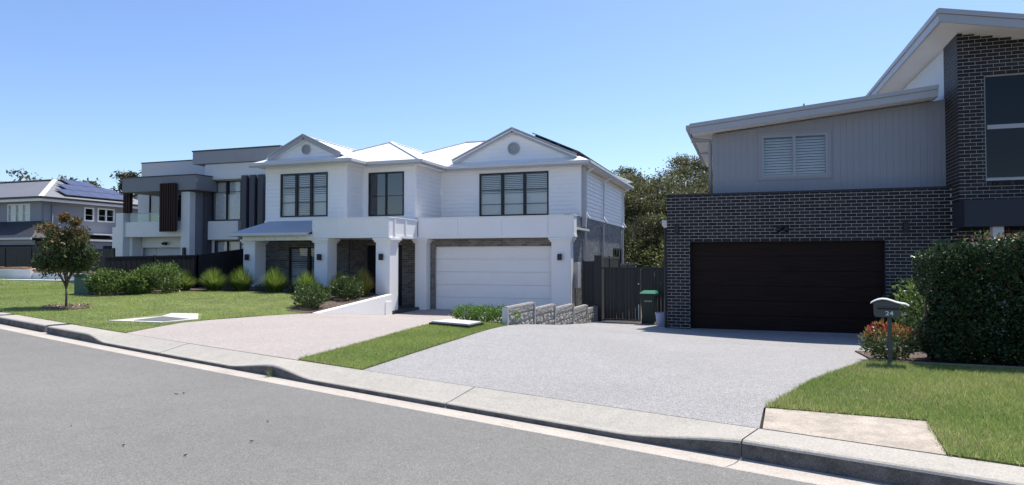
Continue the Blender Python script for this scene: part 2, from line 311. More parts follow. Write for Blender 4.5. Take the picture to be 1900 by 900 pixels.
def window(root, fr, u0, u1, z0, z1, cols=2, bars=(), fmat='black', glass='glass', fw=.055, dz=-.09, blind=None, label=None, name='window', mull=.06, room=.7):
    m = MB(); d1 = dz+.075
    m.fb(fr, u0, u1, dz, d1, z0, z0+fw).fb(fr, u0, u1, dz, d1, z1-fw, z1).fb(fr, u0, u0+fw, dz, d1, z0+fw, z1-fw).fb(fr, u1-fw, u1, dz, d1, z0+fw, z1-fw)
    w = (u1-u0-2*fw)/cols
    for i in range(1, cols): m.fb(fr, u0+fw+w*i-mull/2, u0+fw+w*i+mull/2, dz, d1, z0+fw, z1-fw)
    o = m.build(name, fmat, root)
    if label: o['label'] = label
    for i in range(cols):
        a = u0+fw+w*i+(mull/2 if i else 0); b = u0+fw+w*(i+1)-(mull/2 if i < cols-1 else 0)
        MB().fb(fr, a, b, dz+.03, dz+.036, z0+fw, z1-fw).build('pane', glass, o)
        for t in bars: zz = z0+(z1-z0)*t; MB().fb(fr, a, b, dz+.02, dz+.05, zz-.012, zz+.012).build('glazing_bar', fmat, o)
        if blind:
            kind = blind[i] if isinstance(blind, (list, tuple)) else blind
            if kind in ('shutter', 'half'):
                bl = MB(); zb = z0+fw if kind == 'shutter' else z0+(z1-z0)*.5; zz = z1-fw-.02; st = .075
                while zz > zb: bl.hexa([fr(*q) for q in ((a,dz-.085,zz-.02),(b,dz-.085,zz-.02),(b,dz-.05,zz-.062),(a,dz-.05,zz-.062),(a,dz-.085,zz-.008),(b,dz-.085,zz-.008),(b,dz-.05,zz-.05),(a,dz-.05,zz-.05))]); zz -= st
                if kind == 'half': bl.fb(fr, a, b, dz-.075, dz-.07, z0+fw, zb+.03)
                bl.build('shutter', 'shutter', o)
            elif kind == 'curtain':
                cu = MB(); k = 0; uu = a
                while uu < b-.02: cu.hexa([fr(*q) for q in ((uu,dz-.09+.03*(k % 2),z0),(uu+.05,dz-.09+.03*((k+1) % 2),z0),(uu+.05,dz-.10+.03*((k+1) % 2),z0),(uu,dz-.10+.03*(k % 2),z0),(uu,dz-.09+.03*(k % 2),z1),(uu+.05,dz-.09+.03*((k+1) % 2),z1),(uu+.05,dz-.10+.03*((k+1) % 2),z1),(uu,dz-.10+.03*(k % 2),z1))]); uu += .05; k += 1
                cu.build('curtain', 'curtain', o)
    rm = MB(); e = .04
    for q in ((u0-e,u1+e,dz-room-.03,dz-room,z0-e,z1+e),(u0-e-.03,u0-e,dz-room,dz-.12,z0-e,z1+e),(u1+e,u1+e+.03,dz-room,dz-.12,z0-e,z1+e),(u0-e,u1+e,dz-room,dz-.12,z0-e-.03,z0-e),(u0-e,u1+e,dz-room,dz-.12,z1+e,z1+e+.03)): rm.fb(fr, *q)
    rm.build('dark_room_box', 'room', o); return o  # dark-coloured box stands in for the unlit room behind the pane
def roofplanes(root, name, polys, mat, t=.04):
    m = MB()
    for P in polys: m.prism([(p[0], p[1], p[2]-t) for p in P], P)
    return m.build(name, mat, root, uv=True)
def gutter(root, pts, mat, w=.12, h=.13, name='gutter'):
    for a, b in zip(pts, pts[1:]): MB().beam(a, b, w, h).build(name, mat, root, bevel=.012)
def downpipe(root, pts, mat, r=.045): return MB().tube(pts, r, 8).build('downpipe', mat, root, smooth=True)
# ---------------------------------------------------------------- terrain heights
AL = math.radians(17.5); CA, SA = math.cos(AL), math.sin(AL)
def sn(X, Y):                       # along the kerb (to the left) and across it (to the houses)
    dx, dy = X, Y - 6.31
    return -dx*CA + dy*SA, dx*SA + dy*CA
def xy(s, n): return (-s*CA + n*SA, 6.31 + s*SA + n*CA)
def Z0(s):
    s = np.asarray(s, float); c = np.clip(s, 0, 20); l = np.clip(s-20, 0, 22)
    return .00045*c*c + .018*l
class Surf:
    def __init__(self, P):
        P = np.array(P, float); self.p = P[:, :2]; n = len(P)
        K = self.k(self.p, self.p) + np.eye(n)*.15
        A = np.zeros((n+3, n+3)); A[:n, :n] = K; A[:n, n] = A[n, :n] = 1
        A[:n, n+1:] = self.p; A[n+1:, :n] = self.p.T
        b = np.zeros(n+3); b[:n] = P[:, 2]; self.w = np.linalg.solve(A, b)
    def k(self, a, b):
        r = np.linalg.norm(a[:, None]-b[None], axis=2)
        return np.where(r > 1e-9, r*r*np.log(r+1e-12), 0)
    def __call__(self, X, Y):
        q = np.column_stack([np.atleast_1d(np.asarray(X, float)).ravel(), np.atleast_1d(np.asarray(Y, float)).ravel()])
        out = np.empty(len(q))
        for i in range(0, len(q), 20000):
            c = q[i:i+20000]
            out[i:i+20000] = self.k(c, self.p) @ self.w[:-3] + self.w[-3] + c @ self.w[-2:]
        return out
    def at(self, X, Y): return float(self(X, Y)[0])
KP = [(*xy(s, 0), float(Z0(s))+.145) for s in range(-10, 45, 3)]
HD = Surf(KP + [(-12.3,14.2,.12),(-12.3,17.8,-.03),(-12.3,21.7,-.36),(-12,24.4,-.35),(-6.2,24.4,-.35),(-9,24.4,-.35),(-9,21.5,-.37),(-7,21.5,-.36),(-11.6,21.5,-.37),(-6.6,19,-.27),(-6.6,15.5,.08),
    (-4.9,13.65,.21),(-4.9,19.4,-.27),(-4.9,23,-.48),(-2.3,22.8,-.49),(-2.1,19.05,-.27),(1,19.05,-.27),(4.7,19,-.26),(0,12,.10),(2,13,.06),(1,14.6,-.09),(1,16.2,-.2),(3,16.2,-.2),(-2.5,17.4,-.17),(1.6,10.6,.18),(4,11,.2),(8,10,.2),(8,19,-.1),(-9,13,.16),(-3,11,.2),(-9,18,-.16)])
HL = Surf(KP + [(-12.4,14.2,.13),(-12.4,17.8,.02),(-12.4,21.5,.32),(-14.9,20.1,.42),(-18,20.6,.5),(-19,18.5,.5),(-19.6,16.4,.48),(-17.3,13.35,.3),(-33,23.4,.63),(-40,27,.8),
    (-18.6,22.9,.55),(-15.5,23,.45),(-28,18,.52),(-12.2,12.2,.17)])
# ---------------------------------------------------------------- ground, road, kerb, driveways, lawns
def resample(P, step):
    out = []
    for a, b in zip(P, P[1:]+P[:1]):
        k = max(1, int(math.hypot(b[0]-a[0], b[1]-a[1])/step)); out += [(a[0]+(b[0]-a[0])*i/k, a[1]+(b[1]-a[1])*i/k) for i in range(k)]
    return out
def inside(px, py, P):
    c = np.zeros(len(px), bool)
    for (x0, y0), (x1, y1) in zip(P, P[1:]+P[:1]):
        if y0 == y1: continue
        c ^= ((y0 > py) != (y1 > py)) & (px < (x1-x0)*(py-y0)/(y1-y0)+x0)
    return c
def drape(name, P, H, off, mat, step=.5, skirt=.15, parent=None, wob=0.):
    B = resample(P, step); rng = np.random.default_rng(5)
    if wob:
        B = [(x+rng.normal(0, wob), y+rng.normal(0, wob)) for x, y in B]
    xs, ys = zip(*B); gx, gy = np.meshgrid(np.arange(min(xs), max(xs), step), np.arange(min(ys), max(ys), step)); gx, gy = gx.ravel(), gy.ravel()
    k = inside(gx, gy, B); gx, gy = gx[k], gy[k]; Ba = np.array(B)
    if len(gx):
        keep = np.array([np.min((Ba[:, 0]-x)**2+(Ba[:, 1]-y)**2) > (step*.35)**2 for x, y in zip(gx, gy)]); gx, gy = gx[keep], gy[keep]
    vs = [Vector(b) for b in B]+[Vector((x, y)) for x, y in zip(gx, gy)]; n = len(B)
    r = delaunay_2d_cdt(vs, [(i, (i+1) % n) for i in range(n)], [list(range(n))], 1, 1e-5)
    pts = np.array([(v.x, v.y) for v in r[0]]); z = H(pts[:, 0], pts[:, 1])+off
    V = [(x, y, q) for (x, y), q in zip(pts, z)]; Fc = [tuple(f) for f in r[2]]
    from collections import Counter
    cnt = Counter(); 
    for f in Fc:
        for a, b in zip(f, f[1:]+f[:1]): cnt[frozenset((a, b))] += 1
    low = {}
    for f in list(Fc):
        for a, b in zip(f, f[1:]+f[:1]):
            if cnt[frozenset((a, b))] == 1:
                for q in (a, b):
                    if q not in low: low[q] = len(V); V.append((V[q][0], V[q][1], V[q][2]-skirt))
                Fc.append((b, a, low[a], low[b]))
    me = bpy.data.meshes.new(name); me.from_pydata(V, [], Fc); bm = bmesh.new(); bm.from_mesh(me); bmesh.ops.recalc_face_normals(bm, faces=bm.faces)
    if sum(f.normal.z*f.calc_area() for f in bm.faces) < 0: bmesh.ops.reverse_faces(bm, faces=bm.faces)
    bm.to_mesh(me); bm.free(); return link(name, me, mat, parent)
# the ground sheet: a little below every surface near the street, falling to the gully behind, flat to the horizon
def hbase(X, Y):
    h = np.minimum(HD(np.clip(X, -14, 9), np.clip(Y, 0, 25)), HL(np.clip(X, -42, 4), np.clip(Y, 3, 28)))-.14
    s, n = sn(X, Y); h = np.where(n < .5, np.minimum(h, Z0(np.clip(s, -10, 42))-.25), h)
    far = np.hypot(X+10, Y-15); f = np.clip((far-34)/40, 0, 1); f = f*f*(3-2*f)
    return h*(1-f)+(-.6)*f - 2.4*np.clip((Y-44)/25, 0, 1)
ax = np.concatenate([-np.geomspace(2200, 75, 14), np.arange(-70, 40.1, 1.25), np.geomspace(45, 2200, 15)])
ay = np.concatenate([-np.geomspace(2200, 25, 14), np.arange(-20, 60.1, 1.25), np.geomspace(65, 2200, 15)])
GX, GY = np.meshgrid(ax, ay); nx, ny = len(ax), len(ay); idx = np.arange(nx*ny).reshape(ny, nx)
struct(npmesh('ground', np.column_stack([GX.ravel(), GY.ravel(), hbase(GX.ravel(), GY.ravel())]), np.column_stack([idx[:-1,:-1].ravel(), idx[:-1,1:].ravel(), idx[1:,1:].ravel(), idx[1:,:-1].ravel()]), 'soil', smooth=True))
# road: one sheet with a slight crown
ss = np.concatenate([np.arange(-40, 60.1, 1.0), np.geomspace(65, 400, 8)]); ns = np.array([-.80, -1.2, -2, -3, -4, -5, -6, -7, -8, -9.2])
SS, NN = np.meshgrid(ss, ns); rx, ry = xy(SS, NN); rz = Z0(SS)+.012+.02*np.minimum(-NN-.8, 9.2+NN)
ix = np.arange(SS.size).reshape(SS.shape)
struct(npmesh('road', np.column_stack([rx.ravel(), ry.ravel(), rz.ravel()]), np.column_stack([ix[:-1,:-1].ravel(), ix[1:,:-1].ravel(), ix[1:,1:].ravel(), ix[:-1,1:].ravel()]), 'asphalt', smooth=True))
# kerb and gutter: full kerb with dropped laybacks at the two driveways
TK = [(-20, 1), (-.05, 1), (.95, 0), (5.45, 0), (6.3, 1), (6.42, 1), (7.3, 0), (11.45, 0), (12.25, 1), (60, 1)]
def tk(s):
    for (a, p), (b, q) in zip(TK, TK[1:]):
        if a <= s <= b: u = (s-a)/(b-a); u = .45*u*u*(3-2*u)+.55*u; return p+(q-p)*u
    return 1
kerb = sroot('kerb', (*xy(3, -.3), 0.0)); kr = random.Random(11)
def kerbseg(s0, s1, dn=0.):
    k = max(2, int((s1-s0)/.12)); V = []; Fc = []; jit = kr.uniform(-.004, .004)
    for i in range(k+1):
        s = s0+(s1-s0)*i/k; t = tk(s); zb = float(Z0(s)); l = lambda a, b: b+(a-b)*t
        top = l(.138, .045)
        P = [(0, -.2), (0, .143), (-.02, .148), (l(-.36, -.43), l(.145, .056)), (l(-.435, -.495), top+.004), (l(-.455, -.508), top-l(.006, .003)), (l(-.466, -.512), top-l(.022, .008)), (l(-.474, -.513), .004), (l(-.474, -.513), -.2)]
        for n, z in P: V.append((*xy(s, n+dn), zb+z+jit))
    m = len(P)
    for i in range(k):
        for j in range(m): Fc.append((i*m+j, i*m+(j+1) % m, (i+1)*m+(j+1) % m, (i+1)*m+j))
    Fc += [tuple(range(m)), tuple(reversed(range(k*m, k*m+m)))]
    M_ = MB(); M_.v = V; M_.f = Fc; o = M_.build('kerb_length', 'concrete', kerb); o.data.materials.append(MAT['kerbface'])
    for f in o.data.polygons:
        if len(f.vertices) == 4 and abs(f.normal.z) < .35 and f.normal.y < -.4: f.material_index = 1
J = [-13, -9.1, -6.05, -3.05, -.07, 3.1, 6.35, 9.4, 14.15]
for a, b in zip(J, J[1:]): kerbseg(a+.006, b-.006)
kerbseg(14.42, 17.4, .05); kerbseg(17.66, 21, .02)
a = 21.0
while a < 42: kerbseg(a+.006, a+3-.006); a += 3
gut = sroot('gutter', (*xy(3, -.65), 0.0))
for a, b in zip([-13, -6.05, -.07, 6.35, 12.2, 18, 24, 30, 36], [-6.05, -.07, 6.35, 12.2, 18, 24, 30, 36, 42]):
    k = int((b-a)/.5); V = []; Fc = []; P = [(-.44, -.2), (-.44, -.002), (-.62, -.006), (-.835, .016), (-.845, .014), (-.845, -.2)]; m = len(P)
    for i in range(k+1):
        s = a+.004+(b-a-.008)*i/k
        for n, z in P: V.append((*xy(s, n), float(Z0(s))+z))
    for i in range(k):
        for j in range(m): Fc.append((i*m+j, i*m+(j+1) % m, (i+1)*m+(j+1) % m, (i+1)*m+j))
    Fc += [tuple(range(m)), tuple(reversed(range(k*m, k*m+m)))]; M_ = MB(); M_.v = V; M_.f = Fc; M_.build('gutter_length', 'gutter', gut)
def kl(s0, s1, n=.006, step=1.0):
    k = max(1, int(abs(s1-s0)/step)); return [xy(s0+(s1-s0)*i/k, n) for i in range(k+1)]
# white house's pinkish drive and the grey drive of number 24
PINK = kl(6.42, 11.75)+[(-11.7, 11.1), (-12.1, 12.1), (-12.27, 13.2), (-12.3, 15), (-12.29, 17.6), (-12.09, 17.6), (-12.09, 21.3), (-12.3, 24.55), (-6.1, 24.55), (-6.5, 19), (-6.55, 15), (-6.42, 13.2), (-6.25, 11.5), (-6.15, 10.2)]
struct(drape('pink_driveway', PINK, HD, .0, 'pink', .5))
GREY = kl(-.07, 5.03)+[(-4.8, 9.1), (-4.78, 10.9), (-4.84, 12.6), (-4.84, 22.78), (-2.4, 22.78), (-2.2, 19.12), (4.6, 19.12), (4.6, 12.6), (1.612, 12.4), (1.61, 10.75), (1.52, 10.56), (1.45, 10.42), (1.09, 9.65), (.63, 8.62), (.33, 7.7), (.2, 7.35), (.12, 7.1)]
struct(drape('grey_driveway', GREY, HD, .0, 'greyagg', .5))
PAD = [(.14, 7.1), *kl(-.1, -1.44, .006, .5), (1.48, 6.95)]
struct(drape('concrete_pad', PAD, HD, .004, 'pad', .4))
LR = [(.142, 7.108), (1.482, 6.956), xy(-1.446, .01)]+kl(-1.5, -11, .006)+[(9.5, 10.3), (5, 10.18), (3.2, 10.16), (2.1, 10.33), (1.55, 10.6), (1.11, 9.64), (.65, 8.6), (.35, 7.68), (.22, 7.33)]
LM = kl(5.05, 6.40)+[(-6.13, 10.2), (-6.23, 11.5), (-6.40, 13.2), (-6.5, 14.6), (-4.99, 14.2), (-4.86, 13.6), (-4.86, 12.6), (-4.80, 10.9), (-4.82, 9.1)]
LLF = [(-11.72, 11.1), (-12.12, 12.1), (-12.29, 13.2), (-12.32, 15), (-12.31, 16.9), (-13.1, 17.05), (-13.5, 18.4), (-14.0, 19.3), (-14.9, 19.75), (-16.2, 19.6), (-18.2, 19.1), (-18.7, 17.6), (-19.0, 16.1), (-20.2, 15.9), (-20.6, 17.5), (-24, 19.5), (-29, 22.3), (-31.5, 23.5), (-35, 23.5), (-44, 25), (-48, 24)]
LL = kl(11.78, 40)[::-1]; LL = LLF+LL
lawnR = struct(drape('front_lawn', LR, HD, .012, 'lawn', .4)); lawnM = struct(drape('lawn_strip', LM, HD, .012, 'lawn', .4)); lawnL = struct(drape('corner_lawn', LL, HL, .012, 'lawn', .8))
# planting beds
BED = [(-12.33, 16.95), (-13.1, 17.07), (-13.5, 18.42), (-14.0, 19.32), (-14.9, 19.77), (-16.2, 19.62), (-18.2, 19.12), (-18.7, 17.62), (-19.0, 16.12), (-20.2, 15.92), (-20.2, 23.4), (-14.5, 23.4), (-13.0, 21.9), (-12.33, 21.3)]
struct(drape('garden_bed', BED, HL, .02, 'mulch', .5, .3))
BEDR = [(1.62, 10.74), (2.12, 10.42), (3.2, 10.25), (5, 10.27), (9.5, 10.4), (9.5, 12.6), (1.62, 12.4)]
struct(drape('hedge_bed', BEDR, HD, .02, 'mulch', .4))
# grass blades
def grass(name, P, H, dens, h, w, parent, seed, near=None, hole=None, lim=None, tint=1., dryf=.08):
    rng = np.random.default_rng(seed); xs = [p[0] for p in P]; ys = [p[1] for p in P]
    x0, x1, y0, y1 = max(min(xs), -60), max(xs), min(ys), max(ys)
    if lim: x0, x1, y0, y1 = max(x0, lim[0]), min(x1, lim[1]), max(y0, lim[2]), min(y1, lim[3])
    n = int((x1-x0)*(y1-y0)*dens); x = rng.uniform(x0, x1, n); y = rng.uniform(y0, y1, n); k = inside(x, y, P)
    if hole: k &= ~hole(x, y)
    x, y = x[k], y[k]; z = H(x, y)+.01; n = len(x); big = .5+.5*np.sin(x*1.3+np.sin(y*.9)*2)*np.sin(y*1.1+np.sin(x*.7)*1.5); pt = np.clip(big+rng.normal(0, .3, n), 0, 1); hh = h*rng.uniform(.5, 1.25, n)*(.75+.5*big); a = rng.uniform(0, 6.283, n); lean = rng.normal(0, .45, (n, 2))*hh[:, None]
    dx, dy = np.cos(a)*w, np.sin(a)*w; b = np.column_stack([x, y, z])
    V = np.stack([b-np.column_stack([dx, dy, 0*x]), b+np.column_stack([dx, dy, 0*x]), b+np.column_stack([lean[:, 0], lean[:, 1], hh])], 1).reshape(-1, 3)
    c0, c1, c2 = np.array([.15, .235, .055])*tint, np.array([.30, .385, .10])*tint, np.array([.50, .44, .24]); c = c0+(c1-c0)*pt[:, None]
    pt2 = .5+.5*np.sin(x*2.1+np.sin(y*1.7+1)*1.6)*np.sin(y*1.9+np.sin(x*1.3)*1.8); dry = rng.random(n) < dryf*(.3+1.7*pt2**1.5); c[dry] = c2*rng.uniform(.7, 1.1, (dry.sum(), 1)); c = np.clip(c*rng.uniform(.8, 1.2, (n, 1)), 0, 1)
    o = npmesh(name, V, np.arange(3*n).reshape(-1, 3), 'grass', parent, col=np.repeat(c, 3, 0)); return stuff(o)
TR = (-17.31, 13.35)
PITP = [(-13.5, 11.35), (-14.2, 13.6), (-13.6, 14.3), (-12.42, 13.0), (-12.35, 11.9)]
grass('grass', LR, HD, 9000, .046, .0026, lawnR, 1, lim=(-1, 4.6, 5, 11), tint=np.array([.82, .85, .92]), dryf=.16)
grass('grass', LM, HD, 6000, .036, .003, lawnM, 2)
hl = lambda x, y: (((x-TR[0])/.62)**2+((y-TR[1])/.5)**2 < 1) | inside(x, y, PITP)
grass('grass', LL, HL, 900, .032, .006, lawnL, 3, hole=hl, lim=(-27, -11, 9, 22))
grass('grass', LL, HL, 160, .04, .012, lawnL, 4, lim=(-46, -27, 14, 27))
def edge_grass(P, H, parent, seed, lim, dens=260, h=.05, w=.0026):
    rng = np.random.default_rng(seed); X = []; Y = []; U = []; Vv = []
    for (x0, y0), (x1, y1) in zip(P, P[1:]+P[:1]):
        if not (lim[0] < (x0+x1)/2 < lim[1] and lim[2] < (y0+y1)/2 < lim[3]): continue
        L = math.hypot(x1-x0, y1-y0); n = int(L*dens); t = rng.random(n); cl_ = .5+.5*np.sin(t*L*9+rng.uniform(0, 6))*np.sin(t*L*23); o = rng.normal(-.004, .016, n)*(.4+1.2*cl_); nx_, ny_ = (y1-y0)/L, -(x1-x0)/L
        X.append(x0+(x1-x0)*t+nx_*o); Y.append(y0+(y1-y0)*t+ny_*o); U.append(np.full(n, nx_)); Vv.append(np.full(n, ny_))
    x, y, u, v = map(np.concatenate, (X, Y, U, Vv)); n = len(x); z = H(x, y)+.004; hh = h*rng.uniform(.4, 1.2, n); a = rng.uniform(0, 6.283, n); ln = hh*rng.normal(.0, .55, n)
    b = np.column_stack([x, y, z]); d = np.column_stack([np.cos(a)*w, np.sin(a)*w, 0*x]); V = np.stack([b-d, b+d, b+np.column_stack([u*ln+rng.normal(0, .3, n)*hh, v*ln+rng.normal(0, .3, n)*hh, hh])], 1).reshape(-1, 3)
    c = np.array([(.13, .20, .05), (.22, .28, .08), (.44, .39, .21)])[rng.choice(3, n, p=[.45, .3, .25])]*rng.uniform(.75, 1.2, (n, 1)); stuff(npmesh('edge_grass', V, np.arange(3*n).reshape(-1, 3), 'grass', parent, col=np.repeat(np.clip(c, 0, 1), 3, 0)))
edge_grass(LR, HD, lawnR, 11, (-1, 4.6, 5, 10.15)); edge_grass(LM, HD, lawnM, 12, (-8, -3, 5, 16)); edge_grass(LL, HL, lawnL, 13, (-19, -11, 8, 22), 120, .05, .004)
# ---------------------------------------------------------------- number 24: dark brick house with skillion roofs
hd = thing('brick_house', 'dark brick and grey clad house with wide dark brown garage door', 'house', (1.5, 19.05, -.3))
fD = F(19.05); DOOR = (-1.53, 3.2, -.4, 2.09)
wall(hd, 'garage_wall', fD, -2.13, 4.64, -.6, 3.33, 'mortarD', [DOOR], .24, -.007)
bricks(hd, 'brickD', fD, 'F', -2.13, 4.64, -.318, 3.33, [DOOR])
MB().box(-2.16, 4.63, 19.02, 19.56, 3.335, 3.385).build('wall_capping', 'navy', hd)
MB().box(-2.12, -1.9, 19.3, 26, -.9, 3.33).build('side_wall', 'mortarD', hd)
MB().box(-2.1, 4.6, 19.56, 26, 3.30, 3.36).build('garage_roof', 'fasciaD', hd)
MB().box(-1.6, 3.27, 19.06, 19.235, 2.075, 2.1).box(-1.56, -1.515, 19.06, 19.235, -.27, 2.074).box(3.185, 3.23, 19.06, 19.235, -.27, 2.074).build('door_lining', 'navy', hd)
gd = MB().box(-1.6, 3.27, 19.29, 19.32, -.27, 2.085).build('garage_door', 'dooru', hd)
for i in range(6): MB().box(-1.53, 3.2, 19.235, 19.285, -.272+i*.394, -.272+(i+1)*.394-.007).build('door_panel', 'dooru', gd, bevel=.006)
MB().box(-1.53, 3.2, 18.95, 19.33, -.5, -.268).build('threshold', 'greyagg', hd)
def lamp(x, y, z, root, h=.3, w=.11):
    l = MB().box(x-w*.35, x+w*.35, y-.03, y, z-h*.3, z+h*.3).box(x-w/2, x+w/2, y-.13, y-.03, z-h/2, z+h/2).build('wall_lamp', 'black', root, bevel=.008); return l
lamp(-1.86, 19.05, 2.43, hd, .24, .1); lamp(3.63, 19.05, 2.4, hd, .24, .1)
s_ = MB(); s_.tube([(.82, 19.05, 2.42), (.82, 18.98, 2.42)], .05, 10); s_.tube([(.82, 18.99, 2.42), (.74, 18.9, 2.40)], .02, 6); s_.tube([(.82, 18.99, 2.42), (.90, 18.9, 2.40)], .02, 6)
s_.tube([(.74, 18.96, 2.43), (.72, 18.84, 2.37)], [.045, .065], 10); s_.tube([(.90, 18.96, 2.43), (.92, 18.84, 2.37)], [.045, .065], 10); s_.build('security_light', 'black', hd, smooth=True)
# upper storey, front
fU = F(19.5); WU = (.33, 1.97, 3.81, 4.94)
soff = lambda x: 5.03+(x+.93)*.0985
ub = MB()
for a, b, c, e in cuts(-.93, 4.66, 3.36, 5.0, [WU]): ub.fb(fU, a, b, -.2, 0, c, e)
ub.hexa([fU(*q) for q in ((-.93,-.2,5.0),(4.66,-.2,5.0),(4.66,0,5.0),(-.93,0,5.0),(-.93,-.2,soff(-.93)+.02),(4.66,-.2,soff(4.66)+.02),(4.66,0,soff(4.66)+.02),(-.93,0,soff(-.93)+.02))])
uw = ub.build('upper_wall', 'cladD', hd)
x = -.93
while x < 4.62:
    e = min(x+.147, 4.63)
    zs = [(3.4, None)] if not (e > WU[0]-.07 and x < WU[1]+.07) else [(3.4, WU[2]-.07), (WU[3]+.07, None)]
    for z0, z1 in zs:
        t0, t1 = (z1, z1) if z1 else (soff(x), soff(e))
        MB().hexa([fU(*q) for q in ((x,.0,z0),(e,.0,z0),(e,.008,z0),(x,.008,z0),(x,.0,t0),(e,.0,t1),(e,.008,t1),(x,.008,t0))]).build('cladding_board', 'cladD', uw)
    x += .152
wtr = MB().fb(fU, .25, 2.05, 0, .03, 4.94, 5.02).fb(fU, .25, 2.05, 0, .03, 3.73, 3.81).fb(fU, .25, .33, 0, .03, 3.81, 4.94).fb(fU, 1.97, 2.05, 0, .03, 3.81, 4.94).build('window_trim', 'cladD', hd)
window(hd, fU, *WU, cols=2, fmat='frameD', glass='glass', fw=.06, dz=-.06, blind=['shutter', 'shutter'], mull=.08)
MB().box(-.93, -.75, 19.7, 26, 3.36, 5.05).build('upper_side_wall', 'cladD', hd)
# lower skillion roof
rz = lambda x: 5.255+(x+1.49)*.0975
P = [(-1.46, 18.93), (4.34, 18.93), (4.34, 26.2), (-1.46, 26.2)]
roofplanes(hd, 'roof', [[(px, py, rz(px)) for px, py in P]], 'roofa', .03)
sf = MB(); sf.prism([(px, py, rz(px)-.22) for px, py in P], [(px, py, rz(px)-.20) for px, py in P]); sf.build('soffit', 'soffit', hd)
MB().hexa([(-1.49,18.90,rz(-1.49)-.26),(4.36,18.90,rz(4.36)-.26),(4.36,18.93,rz(4.36)-.26),(-1.49,18.93,rz(-1.49)-.26),(-1.49,18.90,rz(-1.49)-.09),(4.36,18.90,rz(4.36)-.09),(4.36,18.93,rz(4.36)-.09),(-1.49,18.93,rz(-1.49)-.09)]).build('fascia', 'fasciaD', hd, bevel=.004)
MB().hexa([(-1.50,18.875,rz(-1.49)-.085),(4.37,18.875,rz(4.36)-.085),(4.37,18.96,rz(4.36)-.085),(-1.50,18.96,rz(-1.49)-.085),(-1.50,18.875,rz(-1.49)+.02),(4.37,18.875,rz(4.36)+.02),(4.37,18.96,rz(4.36)+.02),(-1.50,18.96,rz(-1.49)+.02)]).build('barge_capping', 'fasciaD', hd, bevel=.006)
MB().box(4.34, 4.37, 18.97, 26, rz(4.34)-.26, rz(4.34)+.015).build('barge_board', 'fasciaD', hd)
gutter(hd, [(-1.54, 18.93, 5.18), (-1.54, 26.2, 5.18)], 'fasciaD', .12, .13)
for y_ in (20.3, 22.6): MB().box(-1.56, -.93, y_, y_+.04, 4.99, 5.03).build('gutter_bracket', 'fasciaD', hd)
downpipe(hd, [(-1.5, 19.6, 5.12), (-1.5, 19.6, 4.98), (-1.02, 19.55, 4.9), (-1.0, 19.55, 4.8), (-1.0, 19.55, 3.42)], 'cladD')
MB().tube([(1.4, 19.5, rz(1.4)-.02), (1.4, 19.5, rz(1.4)+.12)], .022, 8).tube([(1.4, 19.5, rz(1.4)+.11), (1.4, 19.5, rz(1.4)+.20)], [.038, .02], 8).build('roof_vent', 'galv', hd)
MB().tube([(-2.22, 19.45, -.45), (-2.22, 19.45, 2.5)], .038, 8).build('downpipe', 'navy', hd)
MB().box(-2.30, -2.135, 19.36, 19.54, 2.58, 2.70).hexa([(-2.26,19.40,2.5),(-2.16,19.40,2.5),(-2.16,19.5,2.5),(-2.26,19.5,2.5),(-2.30,19.36,2.58),(-2.135,19.36,2.58),(-2.135,19.54,2.58),(-2.30,19.54,2.58)]).build('rain_head', 'gutterw', hd)
# tall brick bay with the high skillion roof
tz = lambda x: 6.94-(x-4.64)*.205          # underside of the high roof
WT = (5.17, 7.4, 3.46, 5.88); fT = F(18.4); fS = Lf(4.64)
wt = MB()
for a, b, c, e in cuts(4.65, 9.0, -.5, 5.9, [WT]): wt.fb(fT, a, b, -.22, -.007, c, e)
wt.hexa([fT(*q) for q in ((4.65,-.22,5.9),(9,-.22,5.9),(9,-.007,5.9),(4.65,-.007,5.9),(4.65,-.22,tz(4.65)),(9,-.22,tz(9)),(9,-.007,tz(9)),(4.65,-.007,tz(4.65)))])
wt.fb(fS, 18.41, 19.58, -.22, -.007, -.5, 6.93); wt.build('bay_wall', 'mortarD', hd)
bricks(hd, 'brickD', fT, 'F', 4.64, 7.6, -.318, 6.9, [WT, (5.17, 7.4, 3.30, 3.47)], top=lambda u: tz(u)-.01)
bricks(hd, 'brickD', fS, 'L', 18.43, 19.58, -.318, 6.9)
BR = MB(); u = 5.18
while u < 7.3: MB().hexa([fT(*q) for q in ((u,-.1,3.30),(u+.1,-.1,3.30),(u+.1,.03,3.30),(u,.03,3.30),(u,-.1,3.44),(u+.1,-.1,3.44),(u+.1,.03,3.415),(u,.03,3.415))]).build('sill_brick', 'brickD', hd); u += .113
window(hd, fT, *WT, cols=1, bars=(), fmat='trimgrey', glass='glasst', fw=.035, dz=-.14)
MB().fb(fT, 5.23, 7.34, -.14, -.06, 4.62, 4.72).build('transom', 'trimgrey', hd)
sw = MB(); fS2 = Lf(4.72); sw.hexa([fS2(*q) for q in ((19.59,-.2,3.36),(27,-.2,3.36),(27,0,3.36),(19.59,0,3.36),(19.59,-.2,6.92),(27,-.2,7.15),(27,0,7.15),(19.59,0,6.92))]); sw = sw.build('side_cladding', 'cladL', hd)
y = 19.6
while y < 26.9:
    e = y+.146; MB().hexa([fS2(*q) for q in ((y,0,3.4),(e,0,3.4),(e,.012,3.4),(y,.012,3.4),(y,0,6.9+(y-19.6)*.031),(e,0,6.9+(e-19.6)*.031),(e,.012,6.9+(e-19.6)*.031),(y,.012,6.9+(y-19.6)*.031))]).build('cladding_board', 'cladL', sw); y += .152
ry = lambda x_, y_: 7.26-(x_-4.13)*.205+(y_-17.6)*.03
P = [(4.13, 17.62), (10, 17.62), (10, 29), (4.13, 29)]
roofplanes(hd, 'high_roof', [[(a, b, ry(a, b)) for a, b in P]], 'roofa', .03)
